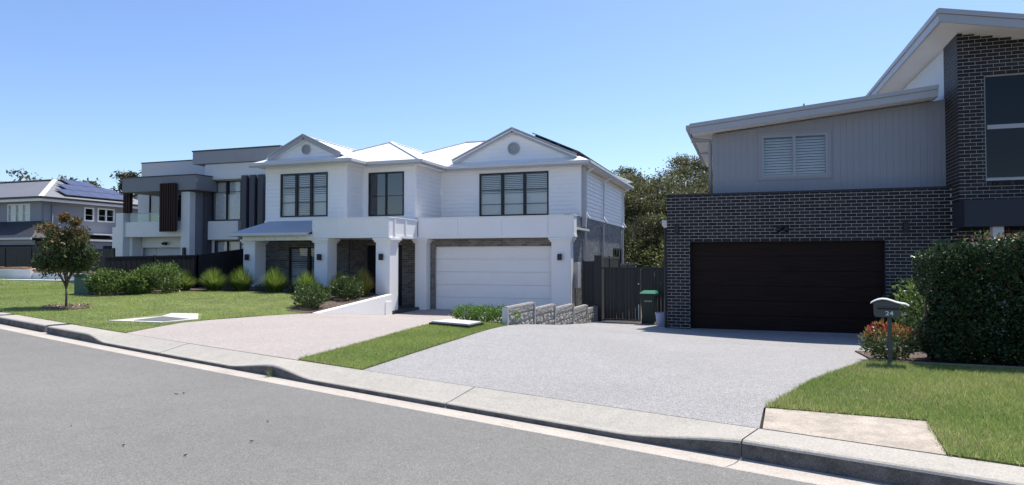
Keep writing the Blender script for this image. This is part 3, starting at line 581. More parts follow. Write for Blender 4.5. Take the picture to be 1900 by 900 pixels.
MB().prism([(a, b, ry(a, b)-.235) for a, b in P], [(a, b, ry(a, b)-.215) for a, b in P]).build('high_soffit', 'soffit', hd)
def slopebox(x0, x1, y0, y1, lo, hi, name, mat): return MB().hexa([(a, b, ry(a, b)+h) for h in (lo, hi) for a, b in ((x0, y0), (x1, y0), (x1, y1), (x0, y1))]).build(name, mat, hd, bevel=.004)
slopebox(4.10, 10, 17.585, 17.615, -.29, -.10, 'high_fascia', 'fasciaD'); slopebox(4.08, 10, 17.56, 17.64, -.095, .02, 'high_barge_capping', 'fasciaD')
slopebox(4.095, 4.125, 17.62, 29, -.29, -.10, 'high_side_fascia', 'fasciaD'); slopebox(4.06, 4.14, 17.645, 29, -.095, .02, 'high_side_capping', 'fasciaD')
# porch over the front door
MB().box(4.5, 9, 17.5, 18.39, 2.33, 2.92).build('porch_fascia', 'navy', hd, bevel=.006)
MB().box(5.06, 5.27, 17.6, 17.81, -.4, 2.335).build('porch_post', 'gutterw', hd, bevel=.008)
MB().box(5.5, 6.7, 18.37, 18.40, -.2, 2.25).build('front_door', 'reddoor', hd)
MB().box(4.66, 9, 17.3, 18.38, -.5, -.12).build('porch_slab', 'slabdark', hd)
MB().box(9, 9.2, 18.5, 29, -.5, 6.0).build('far_side_wall', 'mortarD', hd)
lay_bricks(hd, hide=lambda c: c.x > 3.4 and c.z < 2.2)
# ---------------------------------------------------------------- the white two-storey house
hc = thing('white_house', 'white weatherboard two-storey house with white metal gabled roof and white garage door', 'house', (-12.4, 24, -.36))
WL = (-17.88, -15.66, 3.31, 5.06); WC = (-14.52, -12.92, 3.35, 5.11); WR = (-10.63, -7.63, 3.41, 5.19); ZB, ZT = 3.12, 5.36
def clad(fr, u0, u1, ops, name, joined=False, z0=ZB, z1=ZT):
    w = wall(hc, name, fr, u0, u1, z0, z1, 'whiteb', ops, .2); boards(w, fr, u0+.05, u1-.05, z0, z1, 'whiteb', [(o[0]-.03, o[1]+.03, o[2]-.03, o[3]+.03) for o in ops], .168, joined=joined)
    MB().fb(fr, u0, u0+.05, 0, .03, z0, z1).build('corner_stop', 'whiteb', w); MB().fb(fr, u1-.05, u1, 0, .03, z0, z1).build('corner_stop', 'whiteb', w); return w
clad(F(22.9), -18.6, -14.84, [WL], 'bay_wall'); clad(R(-14.84), 22.93, 24.04, [], 'bay_side_wall')
clad(F(24.07), -14.80, -12.42, [WC], 'centre_wall'); clad(R(-12.42), 24.10, 26.37, [], 'centre_side_wall')
clad(F(26.4), -12.38, -6.27, [WR], 'right_wall'); clad(R(-6.27), 26.43, 36.0, [], 'side_wall', z0=3.3)
MB().box(-18.58, -18.4, 23.52, 36, -.4, ZT).build('left_wall', 'whiteb', hc); MB().box(-18.4, -6.4, 35.8, 36, -.5, ZT).build('rear_wall', 'whiteb', hc)
window(hc, F(22.9), *WL, cols=3, bars=(.33, .67), blind=['half', 'shutter', 'half'], dz=-.05, mull=.11)
window(hc, F(24.07), *WC, cols=2, bars=(.46,), blind=None, dz=-.05, glass='glassd', mull=.07)
window(hc, F(26.4), *WR, cols=3, bars=(.27, .6), blind=['half', 'half', 'half'], dz=-.05, mull=.11)
# eaves
EZ = 5.47; PT = math.tan(math.radians(24))
sof = MB()
for q in ((-19.05,-14.40,22.47,22.9),(-14.84,-14.40,22.9,24.07),(-14.40,-11.98,23.64,24.07),(-12.42,-11.98,24.07,26.4),(-11.98,-5.87,25.97,26.4),(-6.27,-5.87,26.4,36.4),(-19.05,-18.6,22.9,36.4)): sof.box(*q, ZT+.001, ZT+.02)
sof.build('soffit', 'soffit', hc)
EV = [(-19.08, 22.45), (-14.38, 22.45), (-14.38, 23.62), (-11.96, 23.62), (-11.96, 25.95), (-5.85, 25.95), (-5.85, 36.45)]
gutter(hc, [(x, y, EZ-.03) for x, y in EV], 'gutterw', .11, .12); gutter(hc, [(-19.08, 22.45, EZ-.03), (-19.08, 36.4, EZ-.03)], 'gutterw', .11, .12)
for a, b in zip(EV, EV[1:]): MB().beam((a[0], a[1], EZ-.115), (b[0], b[1], EZ-.115), .03, .10).build('fascia', 'trimgrey', hc)
# roofs
def rp(*P): return [tuple(p) for p in P]
lx0, lx1, lxm = -19.08, -14.38, -16.73; lh = EZ+(lxm-lx0)*PT
roofL = roofplanes(hc, 'roof', [rp((lx1,23.05,EZ),(lx1,29.5,EZ),(lxm,29.5,lh),(lxm,22.78,lh),(-14.95,22.78,EZ+.57*PT),(-14.9,23.05,EZ+.52*PT)),
   rp((lx0,23.05,EZ),(-18.56,23.05,EZ+.52*PT),(-18.51,22.78,EZ+.57*PT),(lxm,22.78,lh),(lxm,29.5,lh),(lx0,29.5,EZ)),
   rp((lx0,22.42,EZ),(lx1,22.42,EZ),(-14.92,23.08,EZ+.28),(-18.54,23.08,EZ+.28)), rp((lx1,22.42,EZ),(lx1,23.08,EZ),(-14.92,23.08,EZ+.28)), rp((lx0,23.08,EZ),(lx0,22.42,EZ),(-18.54,23.08,EZ+.28))], 'roofw')
cx0, cx1, cxm, cyr = -17.9, -11.96, -14.93, 23.62+2.97; ch = EZ+2.97*PT
roofplanes(hc, 'roof', [rp((cx0,23.62,EZ+.002),(cx1,23.62,EZ+.002),(cxm,cyr,ch)), rp((cx1,23.62,EZ+.002),(cx1,31,EZ+.002),(cxm,31,ch),(cxm,cyr,ch)), rp((cx0,31,EZ+.002),(cx0,23.62,EZ+.002),(cxm,cyr,ch),(cxm,31,ch))], 'roofw')
my, mh = 29.8, EZ+3.85*PT
rx0, rx1, rxm = -12.45, -5.85, -9.15; rh = EZ+3.3*PT
roofplanes(hc, 'roof', [rp((-16.55,25.95,EZ+.004),(-5.85,25.95,EZ+.004),(-9.7,my,mh),(-12.7,my,mh)), rp((-12.7,my,mh),(-9.7,my,mh),(-5.85,36.45,EZ+.3),(-19.08,36.45,EZ+.3)), rp((-16.55,25.95,EZ+.004),(-12.7,my,mh),(-19.08,36.45,EZ+.3),(-19.08,27,EZ+.1))], 'roofw')
roofR = roofplanes(hc, 'roof', [rp((rx1,26.55,EZ+.006),(rx1,36.47,EZ+.006),(rxm-.55,36.47,rh+.24),(rxm-.55,30.5,rh+.24),(rxm,30.0,rh+.006),(rxm,26.25,rh+.006),(-6.45,26.25,EZ+.6*PT),(-6.42,26.55,EZ+.57*PT)),
   rp((-11.85,26.25,EZ+.6*PT),(rxm,26.25,rh+.006),(rxm,30.0,rh+.006),(-11.85,30,EZ+.6*PT)),
   rp((-12.4,25.93,EZ+.010),(-5.83,25.93,EZ+.010),(-6.40,26.58,EZ+.285),(-11.9,26.58,EZ+.285)), rp((-5.83,25.93,EZ+.010),(-5.85,26.58,EZ+.01),(-6.40,26.58,EZ+.285))], 'roofw')
def gable(x0, x1, xm, y, zb, zp, vy, vz, vr):
    MB().prism([(x0, y, zb), (x1, y, zb), (xm, y, zp)], [(x0, y+.1, zb), (x1, y+.1, zb), (xm, y+.1, zp)]).build('gable_wall', 'whiteb', hc)
    k = (zp-zb)/((x1-x0)/2); z = zb+.02
    while z < zp-.1:
        w = (zp-z)/k-.12
        if w > .15: MB().hexa([(xm-w,y,z),(xm+w,y,z),(xm+w,y-.022,z),(xm-w,y-.022,z),(xm-w+.16/k,y,z+.16),(xm+w-.16/k,y,z+.16),(xm+w-.16/k,y-.008,z+.16),(xm-w+.16/k,y-.008,z+.16)]).build('weatherboard', 'whiteb', hc)
        z += .168
    for s in (-1, 1):
        e = x0 if s < 0 else x1
        MB().beam((e+s*.06, y-.21, zb+.02), (xm, y-.21, zp+.075), .035, .20).build('barge_board', 'trimgrey', hc)
        MB().beam((e+s*.10, y-.24, zb+.11), (xm, y-.24, zp+.175), .07, .05).build('barge_capping', 'trimgrey', hc)
        MB().beam((e, y-.10, zb-.06), (xm, y-.10, zp-.02), .19, .02).build('barge_soffit', 'soffit', hc)
    ring = MB(); kk = 24
    for r0, r1, d0, d1 in ((vr, vr*.8, .0, .07),):
        for i in range(kk):
            a, b = 6.2832*i/kk, 6.2832*(i+1)/kk
            ring.hexa([(xm+r*math.cos(t), y-d, vz+r*math.sin(t)) for d in (.02, .075) for r, t in ((r1, a), (r0, a), (r0, b), (r1, b))])
    v = ring.build('gable_vent', 'trimgrey', hc)
    MB().prism([(xm+vr*.8*math.cos(6.2832*i/kk), y-.02, vz+vr*.8*math.sin(6.2832*i/kk)) for i in range(kk)], [(xm+vr*.8*math.cos(6.2832*i/kk), y-.03, vz+vr*.8*math.sin(6.2832*i/kk)) for i in range(kk)]).build('vent_plate', 'trimgrey', v)
    for i in range(5):
        z = vz-vr*.6+i*vr*.3; w = math.sqrt(max(.001, (vr*.8)**2-(z-vz)**2)); MB().hexa([(xm-w,y-.03,z),(xm+w,y-.03,z),(xm+w,y-.055,z-.02),(xm-w,y-.055,z-.02),(xm-w,y-.03,z+.012),(xm+w,y-.03,z+.012),(xm+w,y-.055,z-.008),(xm-w,y-.055,z-.008)]).build('vent_slat', 'trimgrey', v)
gable(-18.35, -15.1, lxm, 23.0, EZ+.2, lh-.1, 22.9, EZ+.55, .2)
gable(-11.75, -6.55, rxm, 26.5, EZ+.22, rh-.1, 26.4, EZ+.72, .26)
for a, b in (((cx1,23.62,EZ),(cxm,cyr,ch)), ((cx0,23.62,EZ),(cxm,cyr,ch)), ((cxm,cyr,ch),(cxm,31,ch)), ((-12.7,my,mh),(-9.7,my,mh)), ((-16.55,25.95,EZ),(-12.7,my,mh)), ((lxm,22.8,lh),(lxm,29.5,lh)), ((rxm,26.3,rh),(rxm,30,rh))):
    MB().beam((a[0],a[1],a[2]+.02), (b[0],b[1],b[2]+.02), .16, .03).build('ridge_capping', 'roofw', hc, uv=True)
for a, b in (((lx1,24.15,EZ+.01),(-15.6,25.9,EZ+.95*PT)), ((cx1,25.95,EZ+.012),(-14.4,28.4,EZ+2.44*PT))): MB().beam((a[0],a[1],a[2]+.008), (b[0],b[1],b[2]+.008), .14, .012).build('valley_gutter', 'galv', hc)
# solar panels on the right-hand slope: things of their own
nrm = Vector((PT, 0, 1)).normalized()
for j in range(2):
    for i in range(5):
        u0 = .55+j*1.0; y0 = 27.3+i*1.72
        def sp(u, y, t): xx = rx1-.3-u; return Vector((xx, y, EZ+(rx1-xx)*PT))+nrm*t
        m = MB().hexa([sp(a, b, t) for t in (.21, .25) for a, b in ((u0, y0), (u0, y0+1.68), (u0+.998, y0+1.68), (u0+.998, y0))])
        o = sp(u0+.5, y0+.84, 0); r = thing('solar_panel', 'black solar panel on the right slope of the white roof, '+('lower row', 'upper row')[j], 'solar panel', o, 'solar panels on the white roof'); m.build('cell_sheet', 'solar', r)
        [MB().beam(sp(u0+e, y0, .10), sp(u0+e, y0+1.68, .10), .05, .218).build('mounting_rail', 'black', r) for e in (.2, .8)]
# porch with lean-to roof, left
roofplanes(hc, 'porch_roof', [rp((-19.2,21.5,2.62),(-15.54,21.5,2.62),(-15.54,22.88,3.17),(-18.35,22.88,3.17)), rp((-19.2,23.3,2.62),(-19.2,21.5,2.62),(-18.35,22.88,3.17),(-18.35,23.3,3.17))], 'roofg')
gutter(hc, [(-19.22, 21.47, 2.57), (-15.55, 21.47, 2.57)], 'gutterw', .11, .11); gutter(hc, [(-19.22, 21.47, 2.57), (-19.22, 23.3, 2.57)], 'gutterw', .11, .11)
MB().box(-18.75, -15.54, 21.72, 21.95, 2.34, 2.56).build('porch_beam', 'white', hc)
for i in range(6): xx = -18.2+i*.48; MB().box(xx, xx+.05, 21.69, 21.72, 2.345, 2.55).build('beam_batten', 'white', hc)
MB().box(-18.62, -14.9, 22.84, 22.89, 3.02, 3.18).build('apron_flashing', 'whiteb', hc)
def pillar(x0, x1, y0, y1, z0, z1, root=hc):
    p = MB().box(x0, x1, y0, y1, z0, z1).build('pillar', 'white', root, bevel=.012)
    for k, (e, a, b) in enumerate(((.05, .16, .09), (.09, .09, 0.0))): MB().box(x0-e, x1+e, y0-e, y1+e, z1-a, z1-b-.002).build('capital', 'white', p, bevel=.008)
    return p
pillar(-18.86, -18.3, 21.9, 22.55, -.2, 2.40); pillar(-15.5, -14.93, 21.82, 22.46, -.4, 2.40); pillar(-12.86, -12.28, 21.82, 22.46, -.4, 2.40)
pillar(-12.42, -11.93, 24.05, 24.44, -.5, 2.42); pillar(-6.85, -6.12, 24.05, 24.44, -.6, 2.42)
for x, y in ((-18.62, 21.9), (-15.23, 21.82), (-12.6, 21.82), (-6.52, 24.05)): lamp(x, y, 1.70, hc, .23, .15)
# parapets
def parapet(fr, u0, u1, d, z0, z1, pan, name):
    w = MB().fb(fr, u0, u1, -d, 0, z0, z1).build(name, 'white', hc, bevel=.006)
    MB().fb(fr, u0-.02, u1+.02, -d-.02, .03, z1+.001, z1+.035).build('parapet_cap', 'trimgrey' if 0 else 'white', w, bevel=.005)
    MB().fb(fr, u0, u1, 0, .022, z0+.005, z0+.10).build('parapet_rail', 'white', w); MB().fb(fr, u0, u1, 0, .018, z1-.06, z1-.004).build('parapet_rail', 'white', w)
    for u in pan: MB().fb(fr, u-.035, u+.035, 0, .03, z0+.10, z1-.06).build('parapet_batten', 'white', w)
    return w
parapet(F(21.75), -15.53, -12.27, .35, 2.402, 3.12, [-15.49, -14.4, -13.3, -12.31], 'portico_parapet')
parapet(R(-12.27), 22.11, 23.98, .35, 2.402, 3.12, [22.15, 23.0], 'portico_side_parapet')
parapet(F(24.0), -12.25, -5.98, .4, 2.422, 3.2, [-12.2, -10.6, -8.8, -7.0, -6.02], 'garage_parapet')
MB().fb(R(-5.98), 24.0, 24.4, 0, .022, 2.43, 2.52).build('parapet_return', 'white', hc)
MB().box(-15.5, -12.6, 22.1, 24.6, 2.41, 2.5).build('portico_ceiling', 'soffit', hc); MB().box(-12.2, -6.4, 24.41, 26.4, 2.5, 2.7).build('garage_flat_roof', 'trimgrey', hc)
MB().box(-15.6, -12.22, 21.70, 24.62, -.75, -.25).build('porch_slab', 'slabdark', hc, bevel=.01)
# ground-floor brickwork
fG = F(24.45); GO = (-11.76, -6.95, -.6, 2.13)
wall(hc, 'garage_wall', fG, -12.1, -6.27, -.6, 2.5, 'mortarC', [GO], .2, -.005); bricks(hc, 'brickC', fG, 'F', -12.1, -6.3, -.364, 2.44, [GO])
gdc = MB().box(-11.72, -6.99, 24.66, 24.69, -.36, 2.12).build('garage_door', 'doorw', hc)
for i in range(5): MB().box(-11.76, -6.95, 24.60, 24.655, -.365+i*.499, -.365+(i+1)*.499-.009).build('door_panel', 'doorw', gdc, bevel=.006)
fE = F(24.6); ED = (-14.9, -13.28, -.3, 2.2)
wall(hc, 'entry_wall', fE, -16.6, -11.9, -.6, 2.6, 'mortarC', [ED], .2, -.005); bricks(hc, 'brickC', fE, 'F', -16.4, -12.0, -.24, 2.42, [ED])
MB().box(-14.9, -14.75, 24.62, 24.75, -.25, 2.2).box(-13.43, -13.28, 24.62, 24.75, -.25, 2.2).box(-14.75, -13.43, 24.62, 24.75, 2.1, 2.2).build('door_frame', 'black', hc)
ed = MB().box(-14.75, -13.75, 24.66, 24.71, -.25, 2.1).build('front_door', 'black', hc); MB().box(-13.75, -13.43, 24.68, 24.69, -.25, 2.1).build('side_light', 'glassd', hc); MB().tube([(-13.85, 24.6, .5), (-13.85, 24.6, 1.3)], .015, 6).build('handle', 'galv', ed)
fW = F(23.3); WG = (-17.75, -15.85, .35, 2.12)
wall(hc, 'front_room_wall', fW, -19.05, -14.96, -.3, 2.6, 'mortarC', [WG], .2, -.005); bricks(hc, 'brickC', fW, 'F', -19.05, -14.92, .25, 2.42, [WG])
MB().box(-15.0, -14.925, 23.31, 24.59, -.3, 2.5).build('return_wall', 'mortarC', hc); bricks(hc, 'brickC', R(-14.92), 'R', 23.3, 24.59, -.25, 2.42)
window(hc, fW, *WG, cols=2, bars=(.33, .67), blind='half', dz=-.05, mull=.12)
MB().box(-18.3, -15.5, 22.0, 23.3, 2.57, 2.60).build('porch_ceiling', 'soffit', hc)
# side wall: grey brick below, three downpipes, meter box, low window
fR_ = R(-6.27); WS = (33.0, 35.2, 1.2, 2.15)
wall(hc, 'side_brick_wall', fR_, 24.46, 36, -1.2, 3.3, 'mortarS', [WS], .2, -.005); bricks(hc, 'brickS', fR_, 'R', 24.46, 36, -.4, 3.28, [WS])
window(hc, fR_, *WS, cols=3, dz=-.05, fw=.05); MB().fb(fR_, 32.9, 35.3, 0, .06, 1.1, 1.19).build('window_sill', 'whiteb', hc)
MB().box(-6.26, -6.1, 26.42, 26.6, 2.9, 5.3).build('corner_board', 'trimgrey', hc)
for y, zk in ((26.75, 3.3), (30.3, 3.3), (35.3, 3.3)):
    downpipe(hc, [(-5.9, y, 5.36), (-5.9, y, 5.24), (-6.17, y, 5.12), (-6.17, y, 5.0), (-6.17, y, 3.45), (-6.05, y, 3.3), (-6.2, y, 3.1), (-6.2, y, -.6)], 'white', .05)
MB().box(-6.3, -5.95, 24.5, 26.4, 2.72, 2.8).build('box_gutter', 'gutterw', hc)
mb = MB().box(-6.26, -6.0, 24.62, 25.1, .55, 1.5).build('meter_box', 'gutterw', hc, bevel=.01); MB().tube([(-6.15, 24.85, .55), (-6.15, 24.85, -.5)], .03, 6).build('conduit', 'galv', mb)
lay_bricks(hc)
# ---------------------------------------------------------------- the rendered flat-roofed house
hb = thing('rendered_house', 'modern flat-roofed rendered house with balcony and brown slat screen', 'house', (-25, 26, .3))
def hbx(name, mat, *q, bevel=.008): return MB().box(*q).build(name, mat, hb, bevel=bevel)
fB = F(26.3); W1 = (-24.48, -22.75, 3.47, 5.38); W2 = (-24.3, -22.75, 1.3, 2.52)
wall(hb, 'tower_wall', fB, -24.7, -20.75, .1, 6.2, 'bwhite', [W1, W2], .25)
hbx('tower_side_wall', 'bwhite', -20.95, -20.75, 26.56, 36, .1, 6.2); hbx('tower_left_wall', 'bwhite', -24.69, -24.5, 26.56, 34, .1, 6.2)
hbx('window_reveal', 'charcoal', -24.86, -24.5, 25.95, 26.28, .3, 5.40); hbx('wall_panel', 'bwhite', -24.72, -22.72, 26.02, 26.29, 2.56, 3.44); hbx('wall_panel', 'bwhite', -24.72, -21.0, 26.02, 26.29, 5.43, 6.18)
window(hb, fB, *W1, cols=2, bars=(.72,), blind='curtain', dz=-.02, mull=.08); window(hb, fB, *W2, cols=2, bars=(.45,), blind='curtain', dz=-.02, mull=.08)
for i in range(3): x = -22.42+i*.47; hbx('fin', 'charcoal', x, x+.3, 25.85, 26.29, 2.3, 5.55)
hbx('fin_back', 'charcoal', -22.5, -21.0, 26.2, 26.29, 2.3, 5.42)
rf = hbx('roof', 'midrender', -25.36, -20.3, 25.9, 34.5, 6.2, 6.80); MB().box(-25.39, -20.27, 25.87, 34.53, 6.802, 6.86).build('roof_capping', 'charcoal', rf)
hbx('rear_block', 'palerender', -30.9, -25.37, 28, 34, 3.0, 6.78); hbx('rear_capping', 'charcoal', -30.93, -25.39, 27.97, 34.03, 6.782, 6.83)
hbx('balcony_roof', 'greyrender', -28.8, -24.25, 25.0, 27.95, 4.87, 5.55); hbx('balcony_roof_capping', 'charcoal', -28.83, -24.22, 24.97, 27.96, 5.552, 5.60)
hbx('pillar', 'bwhite', -29.3, -28.82, 25.1, 25.6, .1, 3.88); hbx('outer_pillar', 'bwhite', -29.75, -29.32, 25.3, 26.6, .1, 3.2); hbx('pillar', 'bwhite', -25.28, -24.76, 25.15, 25.5, .1, 4.8)
hbx('grey_side_wall', 'greyrender', -24.98, -24.74, 25.52, 26.28, .1, 4.85)
hbx('balcony_wall', 'bwhite', -28.81, -25.29, 25.2, 25.42, 2.70, 3.43); hbx('balcony_floor', 'bwhite', -29.3, -24.99, 25.44, 27, 2.72, 2.95)
fK = F(27.0); W3 = (-29.2, -26.3, 2.96, 5.05); W4 = (-25.72, -25.15, 3.0, 5.05)
wall(hb, 'balcony_back_wall', fK, -30.0, -24.72, .1, 5.3, 'palerender', [W3, W4], .2)
window(hb, fK, *W3, cols=2, blind=['curtain', None], dz=-.03, name='sliding_door', glass='glassd'); window(hb, fK, *W4, cols=1, bars=(.75,), dz=-.03, blind='curtain')
gp_ = hbx('glass_balustrade', 'glassr', -28.6, -26.2, 25.3, 25.312, 3.435, 3.84, bevel=0); MB().box(-28.62, -26.18, 25.29, 25.322, 3.842, 3.87).build('top_rail', 'frameD', gp_)
sc = hbx('slat_screen', 'charcoal', -26.27, -25.3, 24.945, 24.975, 2.95, 5.17)
for i in range(7): x = -26.27+i*.14; MB().box(x, x+.09, 24.84, 24.944, 2.92, 5.2).build('slat', 'slat', sc)
sc2 = hbx('slat_screen', 'charcoal', -29.05, -28.62, 25.42, 25.46, 3.9, 4.86)
for i in range(3): x = -29.07+i*.16; MB().box(x, x+.11, 25.3, 25.415, 3.885, 4.868).build('slat', 'slat', sc2)
hbx('garage_lintel', 'bwhite', -28.81, -25.29, 26.0, 26.2, 2.2, 2.715); gdb = hbx('garage_door', 'palerender', -28.81, -25.29, 26.3, 26.34, .3, 2.2)
for i in range(4): MB().box(-28.80+i*.88, -28.80+(i+1)*.88-.02, 26.26, 26.298, .3, 2.19).build('door_panel', 'palerender', gdb)
hbx('garage_side_wall', 'bwhite', -28.81, -28.6, 25.44, 25.98, .1, 2.69)
MB().tube([(-27.0, 26.0, 2.42), (-27.0, 25.9, 2.42)], .05, 10).tube([(-27.05, 25.93, 2.44), (-27.12, 25.82, 2.36)], [.05, .07], 10).tube([(-26.95, 25.93, 2.44), (-26.88, 25.82, 2.36)], [.05, .07], 10).build('security_light', 'black', hb, smooth=True)
lamp(-25.0, 25.15, 1.85, hb, .65, .13); lamp(-29.55, 25.3, 1.85, hb, .65, .13)
# ---------------------------------------------------------------- the grey weatherboard house
ha = thing('weatherboard_house', 'grey weatherboard house with hipped metal roof and white window frames', 'house', (-43, 30, .6))
fA, fAs = F(29.5), R(-40.35); A1 = (-43.3, -41.33, 3.87, 5.03); A2 = (32.22, 32.93, 4.08, 4.98); A3 = (33.17, 34.45, 4.08, 5.0)
w = wall(ha, 'front_wall', fA, -52, -40.35, .5, 5.25, 'boardA', [A1], .2); boards(w, fA, -52, -40.4, 1.0, 5.25, 'boardA', [A1], .16, joined=True)
w = wall(ha, 'side_wall', fAs, 29.53, 36.9, .5, 5.25, 'boardA', [A2, A3], .2); boards(w, fAs, 29.55, 36.9, 1.0, 5.25, 'boardA', [A2, A3], .16, joined=True)
for fr, W_, c, b in ((fA, A1, 3, (.5,)), (fAs, A2, 1, (.45,)), (fAs, A3, 2, (.45,))):
    window(ha, fr, *W_, cols=c, bars=b, fmat='trimA', fw=.09, dz=-.03, blind='curtain' if c == 3 else None, mull=.1)
ez = 5.36; k = 3.45; ap = (-39.85-k, 29.05+k, ez+k*.44); p2 = (-52, 29.05+k, ez+k*.44); yb = 38.2; aq = (-39.85-k, 38.2-k, ez+k*.44); pq = (-52, 38.2-k, ez+k*.44)
roofplanes(ha, 'roof', [rp((-52,29.05,ez),(-39.85,29.05,ez),ap,p2), rp((-39.85,29.05,ez),(-39.85,yb,ez),aq,ap), rp((-39.85,yb,ez),(-52,yb,ez),pq,aq), rp(ap,aq,pq,p2)], 'roofa')
MB().box(-43.5, -40.36, 36.9, 37.8, .5, 5.25).build('rear_wing_wall', 'boardA', ha)
for a, b in (((-39.85,29.05,ez),ap), ((-39.85,yb,ez),aq), (ap, aq), (ap, p2)): MB().beam((a[0],a[1],a[2]+.03), (b[0],b[1],b[2]+.03), .3, .03).build('ridge_capping', 'gutterw', ha)
for a, b in (((-52,29.0,ez-.02),(-39.8,29.0,ez-.02)), ((-39.8,29.0,ez-.02),(-39.8,38.2,ez-.02))):
    MB().beam(a, b, .12, .12).build('gutter', 'gutterd', ha); MB().beam((a[0]-.05,a[1]+.05,a[2]-.14), (b[0]-.05,b[1]+.05,b[2]-.14), .05, .16).build('fascia', 'soffit', ha)
MB().box(-52, -40.37, 29.06, 29.5, 5.251, 5.28).box(-40.35, -39.9, 29.06, 36.9, 5.251, 5.28).build('soffit', 'soffit', ha)
downpipe(ha, [(-40.28, 30.1, 5.2), (-40.28, 30.1, .8)], 'boardA', .05)
roofplanes(ha, 'verandah_roof', [rp((-52,27.4,2.86),(-38.3,27.4,2.86),(-40.36,29.45,3.95),(-52,29.45,3.95)), rp((-38.3,27.4,2.86),(-38.3,29.6,2.86),(-40.36,29.6,3.95),(-40.36,29.45,3.95))], 'roofd')
MB().beam((-52,27.37,2.80), (-38.27,27.37,2.80), .1, .12).build('gutter', 'gutterw', ha); MB().box(-52, -38.4, 27.5, 27.7, 2.45, 2.72).build('verandah_beam', 'boardA', ha); MB().box(-52, -38.45, 28.4, 28.55, .5, 2.7).build('lower_wall', 'boardA', ha)
roofplanes(ha, 'side_skirt_roof', [rp((-39.3,29.7,2.88),(-39.3,39,2.88),(-40.33,39,3.28),(-40.33,29.7,3.28))], 'roofd'); MB().beam((-39.27,29.7,2.83), (-39.27,39,2.83), .1, .12).build('gutter', 'gutterw', ha)
MB().box(-39.45, -39.35, 29.8, 39, .5, 2.75).build('lower_side_wall', 'boardA', ha)
MB().box(-40.3, -39.2, 32.0, 33.9, 3.18, 3.26).build('awning', 'trimA', ha); MB().box(-39.35, -39.32, 32.8, 34.0, 1.5, 2.5).build('lower_window', 'glassd', ha)
na = Vector((.44, 0, 1)).normalized(); kk_ = 0
for j, (u0, ya, yb_, n_) in enumerate(((.42, 30.9, 35.4, 5), (1.42, 31.75, 34.2, 4), (2.42, 32.75, 33.4, 2))):
    for i in range(n_):
        y0 = ya+i*1.0
        def sp(u, y, t): return Vector((-39.85-u, y, ez+u*.44))+na*t
        r = thing('solar_panel', 'dark solar panel on the hipped grey roof, in the '+('lowest row', 'middle row', 'short top row')[j], 'solar panel', sp(u0+.5, y0+.5, 0), 'solar panels on the grey roof')
        MB().hexa([sp(a, b, t) for t in (.10, .14) for a, b in ((u0, y0), (u0, y0+.98), (u0+.95, y0+.98), (u0+.95, y0))]).build('cell_sheet', 'solara', r)
        [MB().beam(sp(u0+e, y0+.2, .03), sp(u0+e, y0+.8, .03), .04, .16).build('mounting_rail', 'alu', r) for e in (.25, .7)]
# ---------------------------------------------------------------- fences, gate, walls
def fence(label, segs, name='steel_fence', step=.2, group=None):
    """segs: list of (x0, y0, x1, y1, zb0, zb1, zt0, zt1)"""
    a = segs[0]; r = thing(name, label, 'fence', (a[0], a[1], a[4]), group)
    for x0, y0, x1, y1, b0, b1, t0, t1 in segs:
        L = math.hypot(x1-x0, y1-y0); tx, ty = (x1-x0)/L, (y1-y0)/L; n = (-ty, tx); k = max(1, round(L/2.4))
        def pt(s, d, f): return (x0+tx*s+n[0]*d, y0+ty*s+n[1]*d, b0+(b1-b0)*s/L+(t0-b0+((t1-b1)-(t0-b0))*s/L)*f)
        for p in range(k):
            s0, s1 = L*p/k+.03, L*(p+1)/k-.03; m = MB(); s = s0
            while s < s1-.01:                                   # ribbed sheet: trapezoid ribs
                e = min(s+step, s1)
                for q0, q1, d in ((s, s+(e-s)*.55, .0), (s+(e-s)*.55, e, .006)):
                    m.hexa([pt(u, dd, f) for f in (.03, .985) for u, dd in ((q0, d-.004), (q1, d-.004), (q1, d+.004), (q0, d+.004))])
                s = e
            m.build('fence_panel', 'fence', r)
            for f0, f1 in ((.0, .05), (.965, 1.0)): MB().hexa([pt(u, d, f) for f in (f0, f1) for u, d in ((s0, -.02), (s1, -.02), (s1, .03), (s0, .03))]).build('rail', 'fence', r)
        for p in range(k+1):
            s = L*p/k; MB().hexa([pt(u, d, f) for f in (-.05, 1.01) for u, d in ((s-.03, -.03), (s+.03, -.03), (s+.03, .04), (s-.03, .04))]).build('post', 'fence', r)
    return r
fence('low charcoal steel fence behind the leafy shrubs, between white and rendered houses', [(-19.6, 16.4, -19.6, 20.3, .4, .45, 1.70, 1.79), (-19.6, 20.3, -19.6, 22.8, .45, .5, 1.79, 2.05), (-19.6, 22.8, -19.6, 30, .5, .4, 2.05, 2.2)])
fence('long charcoal steel fence in front of the grey weatherboard house', [(-46, 27.0, -37.6, 26.9, .6, .6, 2.30, 2.30), (-37.6, 26.9, -30.2, 26.8, .6, .5, 2.25, 2.15)])
fence('short charcoal steel fence panel closing the side of the white house', [(-5.62, 23.9, -5.02, 23.9, -.4, -.4, 1.55, 1.55)])
fence('stepped charcoal boundary fence running back beside the white house', [(-4.9, 23.05, -4.9, 27, -.5, -.6, 1.72, 1.72), (-4.9, 27, -4.9, 31, -.6, -.8, 1.45, 1.45), (-4.9, 31, -4.9, 37, -.8, -1.0, 1.15, 1.15)])
gt = thing('side_gate', 'charcoal ribbed steel gate between retaining wall and dark brick house', 'gate', (-3.6, 22.8, -.5))
MB().box(-4.95, -4.70, 22.66, 22.92, -.7, 1.75).build('gate_post', 'fence', gt, bevel=.006)
